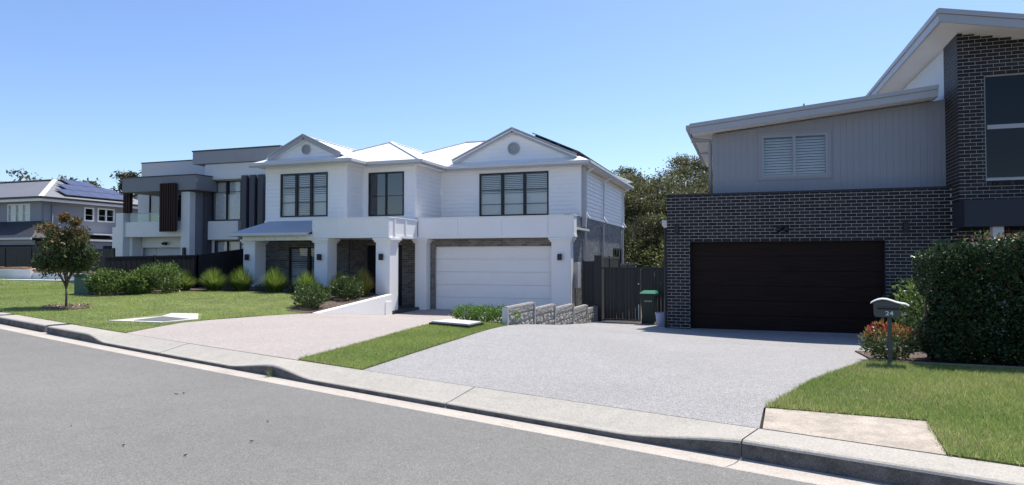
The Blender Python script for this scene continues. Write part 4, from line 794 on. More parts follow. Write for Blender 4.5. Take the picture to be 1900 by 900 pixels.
for i in range(22):
    x = -4.64+i*.105
    if x > -2.4: break
    if -3.52 < x+.05 < -3.40: continue
    MB().box(x, x+.098, 22.79-.012*(i % 2), 22.81-.012*(i % 2), -.38, 1.30).build('gate_slat', 'fence', gt)
MB().box(-3.52, -3.42, 22.74, 22.84, -.45, 1.35).build('gate_stile', 'fence', gt); MB().box(-4.68, -2.3, 22.75, 22.83, 1.301, 1.35).build('gate_rail', 'fence', gt); MB().box(-4.68, -3.53, 22.75, 22.83, -.43, -.385).build('gate_bottom_rail', 'fence', gt)
MB().box(-4.66, -3.54, 22.70, 22.735, -.46, -.435).build('drain_edge', 'galv', gt); MB().tube([(-3.47, 22.735, .80), (-3.47, 22.70, .80)], .025, 8).build('latch', 'galv', gt); MB().box(-3.485, -3.455, 22.715, 22.735, -.43, .12).build('drop_bolt', 'galv', gt)
# stepped concrete sleeper wall
rw = thing('retaining_wall', 'stepped concrete sleeper retaining wall beside the grey driveway', 'retaining wall', (-4.9, 18, -.2))
YS = [13.65, 15.58, 17.41, 19.38, 21.18, 22.62]; TP = [.60, .445, .33, .19, .055]; rr = np.random.default_rng(4)
for i in range(5):
    a, b, t = YS[i], YS[i+1], TP[i]; k = 0
    while t-k*.2 > HD.at(-4.9, b)-.1:
        z1 = t-k*.2-.003; z0 = z1-.194; n = 26; V = []; Fc = []
        gy = np.linspace(a+.035, b-.035, n+1); gz = np.linspace(z0, z1, 7); rough = .004 if k == 0 else .009
        blk = np.floor((gy-a)/.31+k*.5+i)
        for iz, z in enumerate(gz):
            for iy, y in enumerate(gy):
                e = .012 if iz in (0, 6) else 0
                j = rr.normal(0, rough) if 0 < iz < 6 else 0
                sp_ = -.022 if (k > 0 and iy > 0 and blk[iy] != blk[iy-1]) else 0
                V.append((-4.86+max(-.03, j+sp_)-e, y, z))
        w_ = n+1
        for iz in range(6):
            for iy in range(n): Fc.append((iz*w_+iy, iz*w_+iy+1, (iz+1)*w_+iy+1, (iz+1)*w_+iy))
        c = len(V); V += [(-4.96, gy[0], z0), (-4.96, gy[-1], z0), (-4.96, gy[-1], z1), (-4.96, gy[0], z1)]
        Fc += [(c, c+3, c+2, c+1), tuple([c, c+1]+list(range(n, -1, -1))), tuple([c+3]+list(range(6*w_, 6*w_+n+1))+[c+2]), tuple([c]+[q*w_ for q in range(7)]+[c+3]), tuple([c+1, c+2]+[q*w_+n for q in range(6, -1, -1)])]
        M_ = MB(); M_.v = V; M_.f = Fc; M_.build('sleeper', 'sleeper', rw); k += 1
for i, y in enumerate(YS):
    t = TP[min(i, 4)] if i == 0 else TP[i-1]; b = HD.at(-4.9, y)-.3
    MB().box(-4.975, -4.848, y-.004, y+.004, b, t-.02).box(-4.852, -4.838, y-.035, y+.035, b, t-.02).build('steel_post', 'galv', rw)
# white sloping wall by the drive, low walls and stones far left
ww = MB(); ww.prism([(-12.29,17.2,-.3),(-12.1,17.2,-.3),(-12.1,21.69,-.75),(-12.29,21.69,-.75)], [(-12.29,17.2,.02),(-12.1,17.2,.02),(-12.1,21.69,.37),(-12.29,21.69,.37)])
tag(ww.build('garden_wall', 'white', origin=(-12.2, 19.6, -.2), bevel=.01), 'low white rendered wall sloping up to the portico pillar', 'wall')
tag(MB().box(-12.33, -12.08, 21.2, 21.66, -.5, .12).box(-12.27,-12.12,21.3,21.6,.12,.13).build('wall_end_block', 'white', origin=(-12.2, 21.4, -.4), bevel=.012), 'small white rendered block ending the sloping garden wall', 'wall block')
for q, l in (((-40, -33.0, 23.55, 23.75, .4, 1.12), 'taller white rendered low wall on the far lawn edge'), ((-33.0, -29.6, 23.7, 23.9, .4, .96), 'lower white rendered low wall continuing along the far lawn')):
    tag(MB().box(*q).build('low_wall', 'bwhite', origin=((q[0]+q[1])/2, q[2], q[4]), bevel=.015), l, 'wall')
tag(MB().box(-29.6, -26.0, 24.0, 24.2, .4, .80).build('low_wall', 'palerender', origin=(-27.8, 24.1, .4), bevel=.015), 'low wall tinted bluish for shade beside the rendered house drive', 'wall')  # bluish grey tone puts this wall's shade into its colour
tag(MB().box(-38, -29.3, 22.6, 23.4, .5, .66).build('path_slab', 'lidw', origin=(-33, 23, .5)), 'pale concrete slab below the white low wall', 'slab')
rs = random.Random(2)
for i, (x, y, w_, h_) in enumerate(((-37.9, 24.9, 1.7, .62), (-35.7, 24.8, 1.5, .55), (-34.2, 24.85, 1.3, .5), (-32.8, 24.8, 1.3, .45), (-30.4, 25.0, 1.5, .5), (-28.9, 24.9, 1.2, .45))):
    z = .66 if i < 4 else .5
    m = MB(); m.hexa([(x+s*w_/2+rs.uniform(-.06, .06), y+t*.3+rs.uniform(-.05, .05), z+u*(h_+rs.uniform(-.05, .03))) for u in (0, 1) for s, t in ((-1,-1),(1,-1),(1,1),(-1,1))])
    tag(m.build('sandstone_block', 'sand', origin=(x, y, z), bevel=.04), 'rough tan sandstone block behind the taller white low wall' if i < 3 else 'rough tan sandstone block beside the drive of the rendered house' if i > 3 else 'rough tan sandstone block where the white low wall steps down', 'stone block', 'sandstone blocks at the far fence')
# ---------------------------------------------------------------- bin, pot, mailbox, pits
zb = HD.at(-3.0, 21.8); bx, by = -3.0, 21.8
wb = thing('wheelie_bin', 'dark green wheelie bin with bright green lid beside the gate', 'bin', (bx, by, zb))
MB().hexa([(bx-0.183,by-.24,zb+.05),(bx+0.183,by-.24,zb+.05),(bx+0.183,by+.22,zb+.05),(bx-0.183,by+.22,zb+.05),(bx-0.235,by-.34,zb+.98),(bx+0.235,by-.34,zb+.98),(bx+0.235,by+.32,zb+.98),(bx-0.235,by+.32,zb+.98)]).build('body', 'bin', wb, bevel=.03)
MB().box(bx-0.252, bx+0.252, by-.36, by+.34, zb+.93, zb+.985).build('rim', 'bin', wb, bevel=.012)
MB().hexa([(bx-0.261,by-.39,zb+.985),(bx+0.261,by-.39,zb+.985),(bx+0.261,by+.36,zb+.985),(bx-0.261,by+.36,zb+.985),(bx-0.209,by-.3,zb+1.06),(bx+0.209,by-.3,zb+1.06),(bx+0.209,by+.3,zb+1.075),(bx-0.209,by+.3,zb+1.075)]).build('lid', 'binlid', wb, bevel=.02)
for s in (-1, 1): MB().tube([(bx+s*.2, by+.27, zb+.1), (bx+s*.27, by+.27, zb+.1)], .1, 14).build('wheel', 'rubber', wb)
MB().tube([(bx-0.174, by+.36, zb+.96), (bx+0.174, by+.36, zb+.96)], .018, 8).build('handle', 'bin', wb)
st = MB()
for i, wd in enumerate((.022, .012, .02, .016, .022)): x = bx-0.096+i*.046; st.box(x, x+wd+.014, by-.343+.0, by-.325, zb+.74, zb+.79)
st.build('stamp', 'mark', wb)
zp = HD.at(-2.42, 20.35); pt_ = thing('plant_pot', 'pale blue-grey tapered pot against the dark brick corner', 'pot', (-2.42, 20.35, zp))
MB().lathe([(.14, 0), (.145, .01), (.205, .36), (.215, .37), (.215, .41), (.19, .41), (.185, .36), (.15, .06)], (-2.42, 20.35, zp), 24).build('pot_shell', 'pot', pt_, smooth=False)
# letterbox 24
mx, my_ = 1.77, 10.32; mz = HD.at(mx, my_); yw = math.radians(-10)
ml = thing('letterbox', 'grey steel letterbox with wavy pale roof and number 24', 'letterbox', (mx, my_, mz))
cz, sz = math.cos(yw), math.sin(yw)
def lp(u, d, z): u, d = u*.94, d*.94; return (mx+u*cz-d*sz, my_+u*sz+d*cz, mz+z*.98)
def lbox(m, u0, u1, d0, d1, z0, z1): return m.hexa([lp(*q) for q in ((u0,d0,z0),(u1,d0,z0),(u1,d1,z0),(u0,d1,z0),(u0,d0,z1),(u1,d0,z1),(u1,d1,z1),(u0,d1,z1))])
lbox(MB(), -.028, .028, -.028, .028, -.05, .66).build('post', 'mailbody', ml, bevel=.004)
prof = [(-.235, .838), (-.20, .862), (-.15, .885), (-.09, .897), (-.03, .893), (.03, .876), (.09, .855), (.15, .842), (.20, .836), (.245, .812)]
body = [(-.175, .66), (-.195, .69), (-.20, .845)]+[(u, z-.014) for u, z in prof if -.16 < u < .125]+[(.135, .842), (.135, .66)]
MB().prism([lp(u, -.13, z) for u, z in body], [lp(u, .15, z) for u, z in body]).build('box', 'mailbody', ml)
rfm = MB()
for (u0, z0), (u1, z1) in zip(prof, prof[1:]): rfm.hexa([lp(u0,-.17,z0),lp(u1,-.17,z1),lp(u1,.19,z1),lp(u0,.19,z0),lp(u0,-.17,z0+.012),lp(u1,-.17,z1+.012),lp(u1,.19,z1+.012),lp(u0,.19,z0+.012)])
rfm.build('roof', 'mailroof', ml)
lbox(MB(), -.145, .115, -.136, -.128, .765, .785).build('slot', 'rubber', ml); lbox(MB(), -.16, .13, -.15, -.13, .787, .795).build('slot_hood', 'mailbody', ml)
lbox(MB(), .137, .215, -.02, .02, .695, .708).build('newspaper_bar', 'mailroof', ml)
tc = bpy.data.curves.new('number', 'FONT'); tc.body = '24'; tc.size = .095; tc.extrude = .004; tc.align_x = 'CENTER'; tc.offset = .0015
to = bpy.data.objects.new('tmp', tc); COL.objects.link(to); dg = bpy.context.evaluated_depsgraph_get(); me = bpy.data.meshes.new_from_object(to.evaluated_get(dg)); bpy.data.objects.remove(to)
for v in me.vertices: a, b, c = v.co; v.co = Vector(lp(a*1.1+.0, -.133-c, .688+b*.85))-RL[ml]
link('house_number', me, 'mailroof', ml)
# pit lids
def slab(name, P, H, th, mat, off, root):
    z = [H.at(*p)+off for p in P]; return MB().prism([(p[0], p[1], q-.12) for p, q in zip(P, z)], [(p[0], p[1], q+th) for p, q in zip(P, z)]).build(name, mat, root, bevel=.006)
sp1 = thing('service_pit', 'dark grey service pit lid set in a pale concrete surround by the pink driveway', 'service pit', (-13.2, 12.5, HL.at(-13.2, 12.5)))
slab('surround', [(-13.5, 11.4), (-12.36, 11.75), (-12.42, 12.9), (-13.55, 14.1), (-14.1, 13.75), (-13.55, 12.9)], HL, .01, 'lidw', .02, sp1)
slab('lid', [(-13.1, 11.72), (-12.45, 11.95), (-12.55, 12.75), (-13.42, 12.85)], HL, .016, 'lid', .024, sp1)
sp2 = thing('service_pit', 'raised pale service pit lid with black edge in the narrow grass strip', 'service pit', (-5.8, 13.1, HD.at(-5.8, 13.1)))
slab('lid', [(-6.3, 12.95), (-5.25, 12.45), (-5.25, 13.15), (-6.28, 13.9)], HD, .085, 'lidw', .012, sp2)
slab('lid_frame', [(-6.33, 12.90), (-5.21, 12.38), (-5.21, 13.19), (-6.31, 13.96)], HD, .06, 'rubber', .012, sp2)
uz = HL.at(-20.2, 16.4); ub_ = thing('utility_cabinet', 'small green utility cabinet in the grass beside the leafy shrubs', 'utility cabinet', (-20.25, 16.4, uz))
MB().box(-20.55, -19.9, 16.1, 16.7, uz-.05, uz+.56).build('body', 'ubox', ub_, bevel=.02); MB().box(-20.59, -19.86, 16.06, 16.74, uz+.56, uz+.64).build('lid', 'ubox', ub_, bevel=.03); MB().box(-20.62, -19.83, 16.03, 16.77, uz-.1, uz+.02).build('plinth', 'lid', ub_)
te = MB(); P = [(1.58, 10.62), (2.1, 10.37), (3.2, 10.2), (5, 10.22), (9.5, 10.34)]
te_r = thing('timber_edging', 'weathered timber edging between the hedge bed and front lawn', 'edging', (3, 10.2, HD.at(3, 10.2)))
for a, b in zip(P, P[1:]): MB().beam((*a, HD.at(*a)-.012), (*b, HD.at(*b)-.012), .035, .12).build('edging_board', 'timber', te_r)
# ---------------------------------------------------------------- vegetation
def leaves(pts, size, rng, cols, wts=None, aspect=.45, nrm=None, upb=.0, fold=.25):
    n = len(pts); d = rng.normal(0, 1, (n, 3)); 
    if nrm is not None: d = d*.7+nrm*1.0
    d[:, 2] += upb; d /= np.linalg.norm(d, axis=1)[:, None]; r = rng.normal(0, 1, (n, 3)); s = np.cross(d, r); s /= np.linalg.norm(s, axis=1)[:, None]+1e-9; nn = np.cross(s, d)
    L = (size*rng.uniform(.6, 1.3, n))[:, None]; w = L*aspect*.5
    V = np.stack([pts, pts+d*L*.5+s*w+nn*w*fold, pts+d*L, pts+d*L*.5-s*w+nn*w*fold], 1).reshape(-1, 3)
    i = np.arange(n)*4; Fc = np.column_stack([i, i+1, i+2, i+3]); cols = np.array(cols, float); k = rng.choice(len(cols), n, p=wts)
    c = np.clip(cols[k]*rng.uniform(.7, 1.3, (n, 1)), 0, 1); return V, Fc, np.repeat(c, 4, 0)
def blob(rng, n, c, r, shell=.45, lump=.25):
    d = rng.normal(0, 1, (n, 3)); d /= np.linalg.norm(d, axis=1)[:, None]; ph = rng.uniform(0, 6.28, 6)
    f = 1+lump*(np.sin(d[:, 0]*5+ph[0])*np.sin(d[:, 1]*5+ph[1])+.6*np.sin(d[:, 2]*7+ph[2])*np.sin(d[:, 0]*9+ph[3]))
    rad = (shell+(1-shell)*rng.random(n)**.6)*f; return np.array(c)+d*np.array(r)*rad[:, None], d
def shrub(label, cat, x, y, z, rx, ry_, rzz, n, size, cols, mat, seed, wts=None, group=None, name='shrub', low=.0, top=None, **kw):
    rng = np.random.default_rng(seed); r = thing(name, label, cat, (x, y, z), group)
    p, d = blob(rng, n, (x, y, z+rzz*(1-low)), (rx, ry_, rzz)); k = p[:, 2] > z+.015; p, d = p[k], d[k]
    V, Fc, c = leaves(p, size, rng, cols, wts, nrm=d, **kw)
    if top is not None:
        f = np.clip((V[:, 2]-z)/(2*rzz), 0, 1); c = top(f, c, rng)
    npmesh('foliage', V, Fc, mat, r, col=c)
    m = MB()
    for i in range(6): a = i*1.047+seed; m.tube([(x, y, z-.06), (x+math.cos(a)*rx*.3, y+math.sin(a)*ry_*.3, z+rzz*.7), (x+math.cos(a)*rx*.6, y+math.sin(a)*ry_*.6, z+rzz*1.2)], [.015, .01, .004], 5)
    m.build('stem', 'bark', r); return r
G1 = [(.07, .125, .028), (.11, .18, .04), (.17, .25, .06), (.045, .085, .022)]; G2 = [(.045, .085, .022), (.075, .125, .032), (.12, .17, .048), (.03, .06, .018)]
def hz(x, y): return HL.at(x, y)+.01
sh = [(-19.45, 16.35, .62, .5, .40, 'leafy green shrub hiding the side of the green utility cabinet'), (-18.95, 17.0, .42, .42, .34, 'smaller leafy green shrub, second from the utility cabinet'), (-18.75, 17.95, .68, .6, .50, 'tallest leafy green shrub at the low charcoal fence'), (-19.0, 17.35, .4, .4, .42, 'narrow leafy shrub squeezed against the low charcoal fence')]
for i, (x, y, a, b, h, l) in enumerate(sh): shrub(l, 'shrub', x, y, hz(x, y), a, b, h, 2600, .085, G1, 'leaf', 20+i, group='leafy shrubs along the low fence', upb=.3)
for i, (x, y, a, b, h, l) in enumerate([(-12.95, 18.05, .53, .5, .37, 'round dark green clipped shrub at the low end of the sloping white wall'), (-13.0, 20.1, .52, .5, .37, 'round dark green shrub beside the sloping white wall near the pillar'), (-13.5, 19.3, .3, .3, .24, 'small dark green shrub between the round shrubs and the tussocks')]):
    shrub(l, 'shrub', x, y, hz(x, y), a, b, h, 3200, .07, G2, 'gloss', 40+i, group='round shrubs by the white wall', upb=.25)
def tussock(label, x, y, R_, H_, seed, warm=.0, group='grass tussocks in the garden bed'):
    rng = np.random.default_rng(seed); z = hz(x, y); n = 1100; a = rng.uniform(0, 6.283, n); b = rng.random(n)**.55; L = H_*rng.uniform(.75, 1.15, n); sp_ = R_*b
    r = thing('grass_tussock', label, 'tussock', (x, y, z)); r['group'] = group; bx_, by_ = x+np.cos(a)*.18*b, y+np.sin(a)*.18*b; K = 5; w = .009
    V = np.zeros((n, K, 2, 3))
    for k in range(K):
        t = k/(K-1); out = sp_*t**1.1*.85; up = L*(t-.62*b*b*t**1.9); ww_ = w*(1-t*.85)
        V[:, k, 0] = np.column_stack([bx_+np.cos(a)*out-np.sin(a)*ww_, by_+np.sin(a)*out+np.cos(a)*ww_, z-.02+up]); V[:, k, 1] = np.column_stack([bx_+np.cos(a)*out+np.sin(a)*ww_, by_+np.sin(a)*out-np.cos(a)*ww_, z-.02+up])
    i0 = (np.arange(n)*K*2)[:, None]+np.arange(K-1)[None]*2; Fc = np.stack([i0, i0+1, i0+3, i0+2], -1).reshape(-1, 4)
    cs = np.array([(.06, .115, .022), (.11, .185, .034), (.18, .265, .05), (.28, .27, .08)]); c = cs[rng.choice(4, n, p=[.3, .35, .25-warm*.25, .1+warm*.25])]*rng.uniform(.75, 1.25, (n, 1)); c[:, 0] *= 1+warm*.35
    npmesh('blades', V.reshape(-1, 3), Fc, 'grass', r, col=np.repeat(np.clip(c, 0, 1), K*2, 0)); return r
for i, (x, y, R_, H_, w_, l) in enumerate([(-18.95, 19.0, .5, .72, .1, 'spiky green grass tussock beside the tallest leafy shrub'), (-18.1, 19.55, .6, .82, 0, 'broad green grass tussock in front of the dark sloping fence top'), (-17.25, 20.0, .6, .86, 0, 'green grass tussock in front of the left porch pillar'), (-15.85, 20.05, .62, .86, 0, 'green grass tussock below the ground-floor front window, left'), (-14.75, 20.35, .58, .78, 0, 'green grass tussock below the ground-floor front window, beside portico pillar'), (-13.75, 20.9, .45, .80, .8, 'yellow-tipped grass tussock at the foot of the portico pillar'), (-12.95, 21.05, .5, .95, .9, 'tall yellow-tipped grass tussock behind the round shrub by the white wall')]): tussock(l, x, y, R_, H_, 60+i, w_)
for i, (x, y) in enumerate([(-18.5, 19.9), (-16.6, 20.2), (-15.3, 20.3), (-17.6, 19.75), (-13.9, 20.2)]):
    shrub('tiny grey-green ground cover plant between grass tussocks', 'plant', x, y, hz(x, y), .25, .25, .13, 500, .05, [(.07, .10, .05), (.12, .15, .09), (.05, .08, .03)], 'leaf', 80+i, group='ground cover between the tussocks', name='ground_cover_plant')
for i in range(3):
    x, y = -6.15+i*.5, 14.45-i*.12; z = HD.at(x, y)+.01
    shrub(['small bright green hedge plant at the pink driveway edge', 'middle bright green hedge plant before the retaining wall', 'small bright green hedge plant touching the retaining wall end'][i], 'hedge plant', x, y, z, .34, .3, .19, 1500, .05, [(.06, .13, .02), (.10, .20, .03), (.15, .26, .05)], 'leaf', 90+i, group='low hedge before the retaining wall', name='hedge_plant', upb=.4)
# clipped hedge, box-like
hgz = HD.at(3, 11); hg = thing('hedge', 'tall dark green clipped hedge beside the letterbox', 'hedge', (3.6, 11.0, hgz)); rng = np.random.default_rng(8)
n = 72000; p = rng.uniform(-1, 1, (n, 3)); ax_ = rng.integers(0, 5, n); e = 1-rng.random(n)**2*.35
p[ax_ == 0, 1] = -e[ax_ == 0]; p[ax_ == 1, 2] = e[ax_ == 1]; p[ax_ == 2, 0] = -e[ax_ == 2]; p[ax_ == 3, 1] = -e[ax_ == 3]
q = np.abs(p); sup = (q[:, 0]**5+q[:, 1]**4+q[:, 2]**5)**(1/4.7); p /= np.maximum(sup, 1)[:, None]
lump = 1+.05*np.sin(p[:, 0]*9+1)*np.sin(p[:, 2]*4+2)+.035*np.sin(p[:, 0]*23)*np.sin(p[:, 2]*9); C_ = np.array([4.70, 10.95, hgz+.85]); R3 = np.array([2.42, .66, .85])
pts = C_+p*R3*lump[:, None]; pts[:, 2] += .06*np.sin(pts[:, 0]*4)*(p[:, 2] > .6); nrm = p*np.array([1, 1.5, 1]); nrm /= np.linalg.norm(nrm, axis=1)[:, None]
pts = pts[pts[:, 2] > hgz]; V, Fc, c = leaves(pts, .046, rng, [(.018, .042, .016), (.03, .06, .022), (.05, .085, .03), (.09, .10, .05), (.14, .05, .03)], [.38, .33, .2, .07, .02], nrm=None, upb=.2, aspect=.5)
npmesh('foliage', V, Fc, 'gloss', hg, col=c)
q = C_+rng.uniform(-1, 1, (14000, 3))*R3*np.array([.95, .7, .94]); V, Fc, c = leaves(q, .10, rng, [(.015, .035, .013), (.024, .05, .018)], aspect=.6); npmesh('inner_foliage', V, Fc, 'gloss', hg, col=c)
k = 700; tp = np.column_stack([rng.uniform(2.85, 6.9, k), rng.uniform(10.4, 11.7, k), hgz+1.66+rng.random(k)*.10]); V, Fc, c = leaves(tp, .06, rng, [(.15, .14, .06), (.10, .14, .045), (.17, .10, .055)], nrm=None, upb=1.2); stuff(npmesh('new_shoots', V, Fc, 'leaf', hg, col=c))
m = MB()
for i in range(16):
    x = 2.45+i*.29; m.tube([(x, 11.1+rs.uniform(-.3, .3), hgz-.05), (x+rs.uniform(-.15, .15), 11.1+rs.uniform(-.4, .4), hgz+.8), (x+rs.uniform(-.2, .2), 11.1+rs.uniform(-.5, .5), hgz+1.5)], [.022, .016, .007], 6)
m.build('stems', 'bark', hg)
def nanc(f, c, rng):
    t = np.repeat(np.clip((f.reshape(-1, 4).mean(1)-.66)*3+rng.normal(0, .35, len(f)//4), 0, 1), 4)[:, None]
    red = np.array([(.34, .04, .035), (.40, .14, .05), (.36, .27, .08), (.22, .26, .06)])[np.repeat(rng.choice(4, len(f)//4, p=[.4, .25, .2, .15]), 4)]
    return c*(1-t)+red*t
shrub('red and orange tipped nandina shrub behind the letterbox', 'shrub', 1.86, 10.86, HD.at(1.9, 10.9)+.01, .37, .33, .25, 2600, .06, [(.06, .10, .03), (.10, .14, .04), (.04, .06, .025)], 'leaf', 101, top=nanc, name='nandina_shrub', upb=.5, aspect=.35)
shrub('leafy light green shrub between dark brick wall and hedge', 'shrub', 2.75, 13.2, HD.at(2.7, 13.2), .42, .4, .62, 2200, .085, [(.05, .10, .025), (.10, .17, .04), (.17, .23, .07)], 'leaf', 103, upb=.3)
shrub('dark fine-leaved shrub against the brick beside the brown garage door', 'shrub', 3.45, 17.6, HD.at(3.4, 17.6), .65, .5, .60, 2600, .09, [(.02, .05, .02), (.035, .075, .028)], 'leaf', 104, upb=.2)
# street tree
tx, ty = TR; tz_ = HL.at(tx, ty); tr = thing('street_tree', 'young crepe myrtle with bronze tipped crown in the corner lawn', 'tree', (tx, ty, tz_)); rng = np.random.default_rng(31)
m = MB().tube([(tx, ty, tz_-.1), (tx+.01, ty, tz_+.35), (tx-.02, ty+.01, tz_+.62)], [.036, .028, .026], 8)
cl = []
for i in range(11):
    a = i*2.4; rad = .28+.38*((i*7) % 5)/5; top = tz_+1.15+.95*((i*3) % 11)/10; rad *= 1.15 if top < tz_+1.7 else .75
    e = (tx+math.cos(a)*rad, ty+math.sin(a)*rad, top); m.tube([(tx-.02, ty+.01, tz_+.5+.02*i), (tx+math.cos(a)*rad*.45, ty+math.sin(a)*rad*.45, tz_+.95), e], [.022, .014, .005], 6); cl.append((e, .36 if top < tz_+1.8 else .27))
m.build('trunk', 'bark', tr, smooth=True)
cl += [((tx, ty, tz_+1.35), .55), ((tx-.35, ty-.2, tz_+1.15), .38), ((tx+.4, ty+.1, tz_+1.2), .38), ((tx, ty, tz_+1.9), .36), ((tx-.75, ty-.1, tz_+1.25), .22), ((tx+.78, ty+.1, tz_+1.45), .2), ((tx-.1, ty, tz_+2.42), .14), ((tx+.3, ty, tz_+2.3), .13), ((tx-.55, ty, tz_+1.75), .25), ((tx+.5, ty, tz_+1.75), .25)]
Vs, Fs, Cs, off = [], [], [], 0
for c_, r_ in cl:
    p, d = blob(rng, int(340+1900*r_**1.6), c_, (r_, r_, r_*.85), .2, .3); V, Fc, c = leaves(p, .075, rng, [(.028, .055, .018), (.045, .078, .022), (.07, .10, .03), (.11, .10, .03)], [.4, .35, .19, .06], upb=.1)
    f = np.clip((V[:, 2]-tz_-1.55)/.9, 0, 1)[:, None]; pk = (np.repeat(rng.random(len(p)), 4)[:, None] < .03+.40*f); c = np.where(pk, np.array([.26, .12, .035])*rng.uniform(.6, 1.2), c)
    Vs.append(V); Fs.append(Fc+off); Cs.append(c); off += len(V)
npmesh('crown', np.vstack(Vs), np.vstack(Fs), 'leaf', tr, col=np.vstack(Cs))
MP = [(tx+.62*math.cos(t), ty+.5*math.sin(t)) for t in np.linspace(0, 6.283, 22)[:-1]]
mo = drape('mulch_ring', MP, HL, .03, 'mulch', .2, .06, wob=.03); stuff(mo); tag(mo, 'ring of brown bark mulch round the young street tree', 'mulch')
rng = np.random.default_rng(77); kk2 = 420; r_ = np.sqrt(rng.random(kk2))*1.08; t_ = rng.uniform(0, 6.283, kk2); p = np.column_stack([tx+.62*r_*np.cos(t_), ty+.5*r_*np.sin(t_), np.zeros(kk2)]); p[:, 2] = HL(p[:, 0], p[:, 1])+.04
V, Fc, c = leaves(p, .07, rng, [(.30, .20, .14), (.18, .12, .08), (.42, .33, .25)], aspect=.5); stuff(npmesh('bark_chips', V, Fc, 'leaf', mo, col=c))
# weed in the gutter
wx, wy = xy(6.28, -.53); wz = float(Z0(6.3)); wd_ = thing('gutter_weed', 'small spiky weed growing in the gutter at the kerb joint', 'weed', (wx, wy, wz)); rng = np.random.default_rng(9)
p = np.array([wx, wy, wz-.004])+rng.normal(0, .012, (24, 3))*np.array([1, 1, 0]); V, Fc, c = leaves(p, .11, rng, [(.12, .17, .06), (.18, .22, .08)], aspect=.14, upb=1.0); npmesh('blades', V, Fc, 'grass', wd_, col=c)
# gum trees behind
def gum(label, x, y, z0, h, cr, seed, n=15000, tone=1.0, size=.34, wispy=.0, group='gum trees behind the houses'):
    rng = np.random.default_rng(seed); r = thing('gum_tree', label, 'tree', (x, y, z0), group); lean = rng.normal(0, .05, 2)*h
    tp = Vector((x+lean[0], y+lean[1], z0+h*.55)); m = MB().tube([(x, y, z0-.3), (x+lean[0]*.4, y+lean[1]*.4, z0+h*.3), tuple(tp)], [h*.022, h*.017, h*.011], 8); Vs, Fs, Cs, off = [], [], [], 0
    K = 15; cs = [(.048, .058, .024), (.076, .086, .036), (.115, .12, .052), (.165, .155, .082)]
    for i in range(K):
        t = (i+.5)/K; a = i*2.4+seed; zz = z0+h*(.36+.60*t); rad = cr*(1.05-.75*t**1.6)*rng.uniform(.35, 1.0); e = (x+lean[0]*t+math.cos(a)*rad, y+lean[1]*t+math.sin(a)*rad, zz)
        m.tube([(x+lean[0]*.4*t, y+lean[1]*.4*t, z0+h*(.28+.3*t)), (x+math.cos(a)*rad*.5+lean[0]*t, y+math.sin(a)*rad*.5+lean[1]*t, zz-h*.07), e], [h*.008, h*.005, h*.002], 5)
        s = cr*rng.uniform(.30, .48)*(1-wispy*.35*t); N = int(n/K*(1-wispy*.5))
        for _ in range(3):
            c2 = np.array(e)+rng.normal(0, s*.55, 3)*np.array([1, 1, .5]); p, d = blob(rng, N//3, c2, (s*.75, s*.75, s*.38), .25, .35)
            V, Fc, c = leaves(p, size, rng, np.array(cs)*tone*rng.uniform(.75, 1.25), [.3, .35, .25, .1], aspect=.4, upb=-.1); Vs.append(V); Fs.append(Fc+off); Cs.append(c); off += len(V)
    m.build('trunk', 'gumbark', r, smooth=True); npmesh('crown', np.vstack(Vs), np.vstack(Fs), 'gum', r, col=np.vstack(Cs)); return r
GT = [(-15.5, 62, 11.6, 4.0, 1.0, .3), (-11.2, 60, 11.6, 3.8, .9, .2), (-7.0, 66, 14.4, 4.2, 1.05, .7), (-3.0, 62, 12.9, 3.8, .95, .6), (1.5, 64, 12.6, 4.0, 1.0, .6), (-9.0, 52, 8.8, 3.4, 1.1, .0), (-5.2, 50, 8.0, 3.2, .85, .0), (-2.2, 53, 8.6, 3.4, 1.1, .1), (-7.2, 46, 7.2, 3.0, 1.0, 0), (-4.0, 46, 6.6, 2.8, 1.15, 0), (-1.2, 47, 7.8, 3.0, .9, 0), (-12.5, 50, 8.4, 3.4, .95, 0), (-6.4, 78, 16.4, 5.0, 1.0, .7), (-5.2, 59, 11.0, 4.0, .95, .1), (-9.4, 58, 10.6, 3.8, 1.0, .1)]
gl_ = ['tall olive gum tree rising behind the white house eave', 'dense dark gum tree just right of the white house eave', 'high wispy-topped gum tree in the gap between the houses', 'open-crowned gum tree above the gate beside the brick house', 'gum tree half hidden behind the grey clad upper storey', 'mid-height olive tree in the gully left of the gap', 'dark rounded gully tree in the middle of the gap', 'mid-height olive tree touching the brick house edge', 'low leafy tree above the stepped boundary fence', 'low pale olive tree directly above the steel gate', 'low dark tree behind the rain head of the brick house', 'dark gully tree mostly hidden by the white house side', 'farthest gum with small umbrella tufts against the sky', 'dense gum tree filling the gap behind the low gully trees', 'dense gum tree close behind the end of the white house']
for i, (x, y, h, cr, tn, wp) in enumerate(GT): gum(gl_[i], x, y, float(hbase(np.array([x]), np.array([y]))[0]), h, cr, 200+i, tone=tn, wispy=wp, size=.2 if y < 55 else .24)
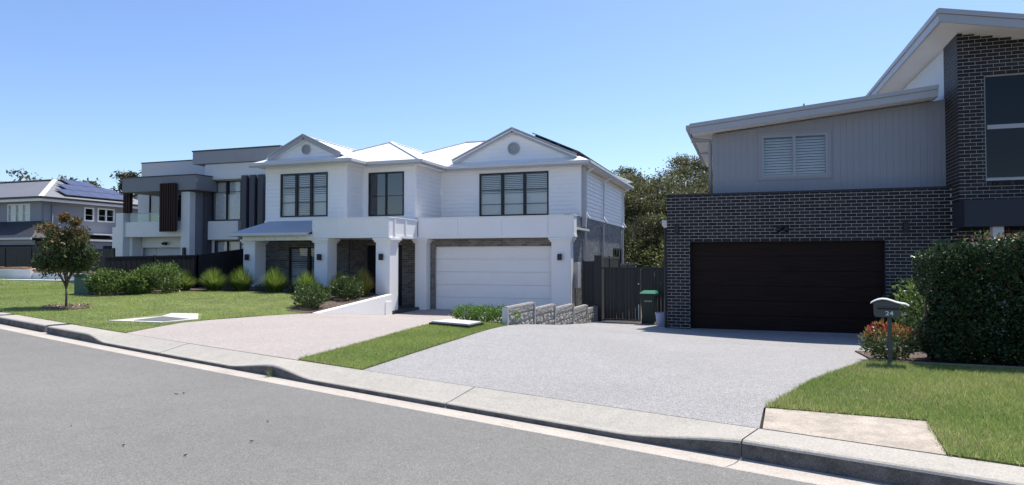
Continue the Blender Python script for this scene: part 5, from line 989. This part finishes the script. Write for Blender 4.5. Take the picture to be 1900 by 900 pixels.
for i, (x, y, h, cr, wp, l) in enumerate([(-86, 60, 14.8, 5.0, .7, 'distant gum tree with spreading top left of the grey hipped roof'), (-77, 61, 14.2, 4.4, .5, 'distant gum tuft over the ridge of the grey hipped roof'), (-66, 58, 13.8, 4.0, .1, 'distant rounded tree over the solar panels of the grey house'), (-57, 60, 13.2, 4.8, .5, 'distant open gum tree beside the rendered house roof edge'), (-51, 58, 12.6, 4.4, .3, 'distant dark gum tree behind the rendered house roof'), (-46, 60, 13.2, 3.4, .4, 'distant gum tree showing over the dark balcony roof')]):
    gum(l, x, y, float(hbase(np.array([x]), np.array([y]))[0]), h, cr, 300+i, n=4200, tone=.8, wispy=wp, size=.45, group='distant trees behind the left houses')
for i, (x, y, a, h) in enumerate([(-7.6, 42.5, 1.9, 1.9), (-5.6, 43.5, 1.8, 1.7), (-3.9, 42.0, 1.7, 1.8), (-2.2, 43.2, 1.8, 2.0), (-.4, 42.4, 1.8, 1.8), (-9.6, 43.5, 1.9, 1.8)]):
    shrub('olive green wild shrub in the gully behind the side gate', 'shrub', x, y, float(hbase(np.array([x]), np.array([y]))[0]), a, a, h, 3600, .2, [(.05, .07, .026), (.09, .11, .04), (.14, .155, .06)], 'gum', 400+i, group='wild shrubs in the gully behind the gate', name='gully_shrub')
rl = random.Random(5)
for x, y in [(-6.22, 6.15), (-6.2, 6.24), (-4.0, 4.77), (-4.17, 4.22), (-4.86, 4.27), (-5.86, 4.59), (-4.36, 5.42)]:
    s_, n_ = sn(x, y); z = float(Z0(s_))+.012+.02*min(-n_-.8, 9.2+n_)+.004; a = rl.uniform(0, 6.28); L_ = rl.uniform(.014, .026); ca, sa = math.cos(a), math.sin(a)
    m = MB(); pts = [(-1, 0, .004), (-.4, .38, .012), (.3, .33, .010), (1, .05, .016), (.3, -.3, .004), (-.4, -.36, .008)]
    m.prism([(x+L_*(u*ca-v*sa), y+L_*(u*sa+v*ca), z+w-.002) for u, v, w in pts], [(x+L_*(u*ca-v*sa), y+L_*(u*sa+v*ca), z+w) for u, v, w in pts])
    tag(m.build('fallen_leaf', 'dryleaf', origin=(x, y, z)), 'small dark dry leaf lying on the asphalt road', 'leaf', 'dry leaves on the road')
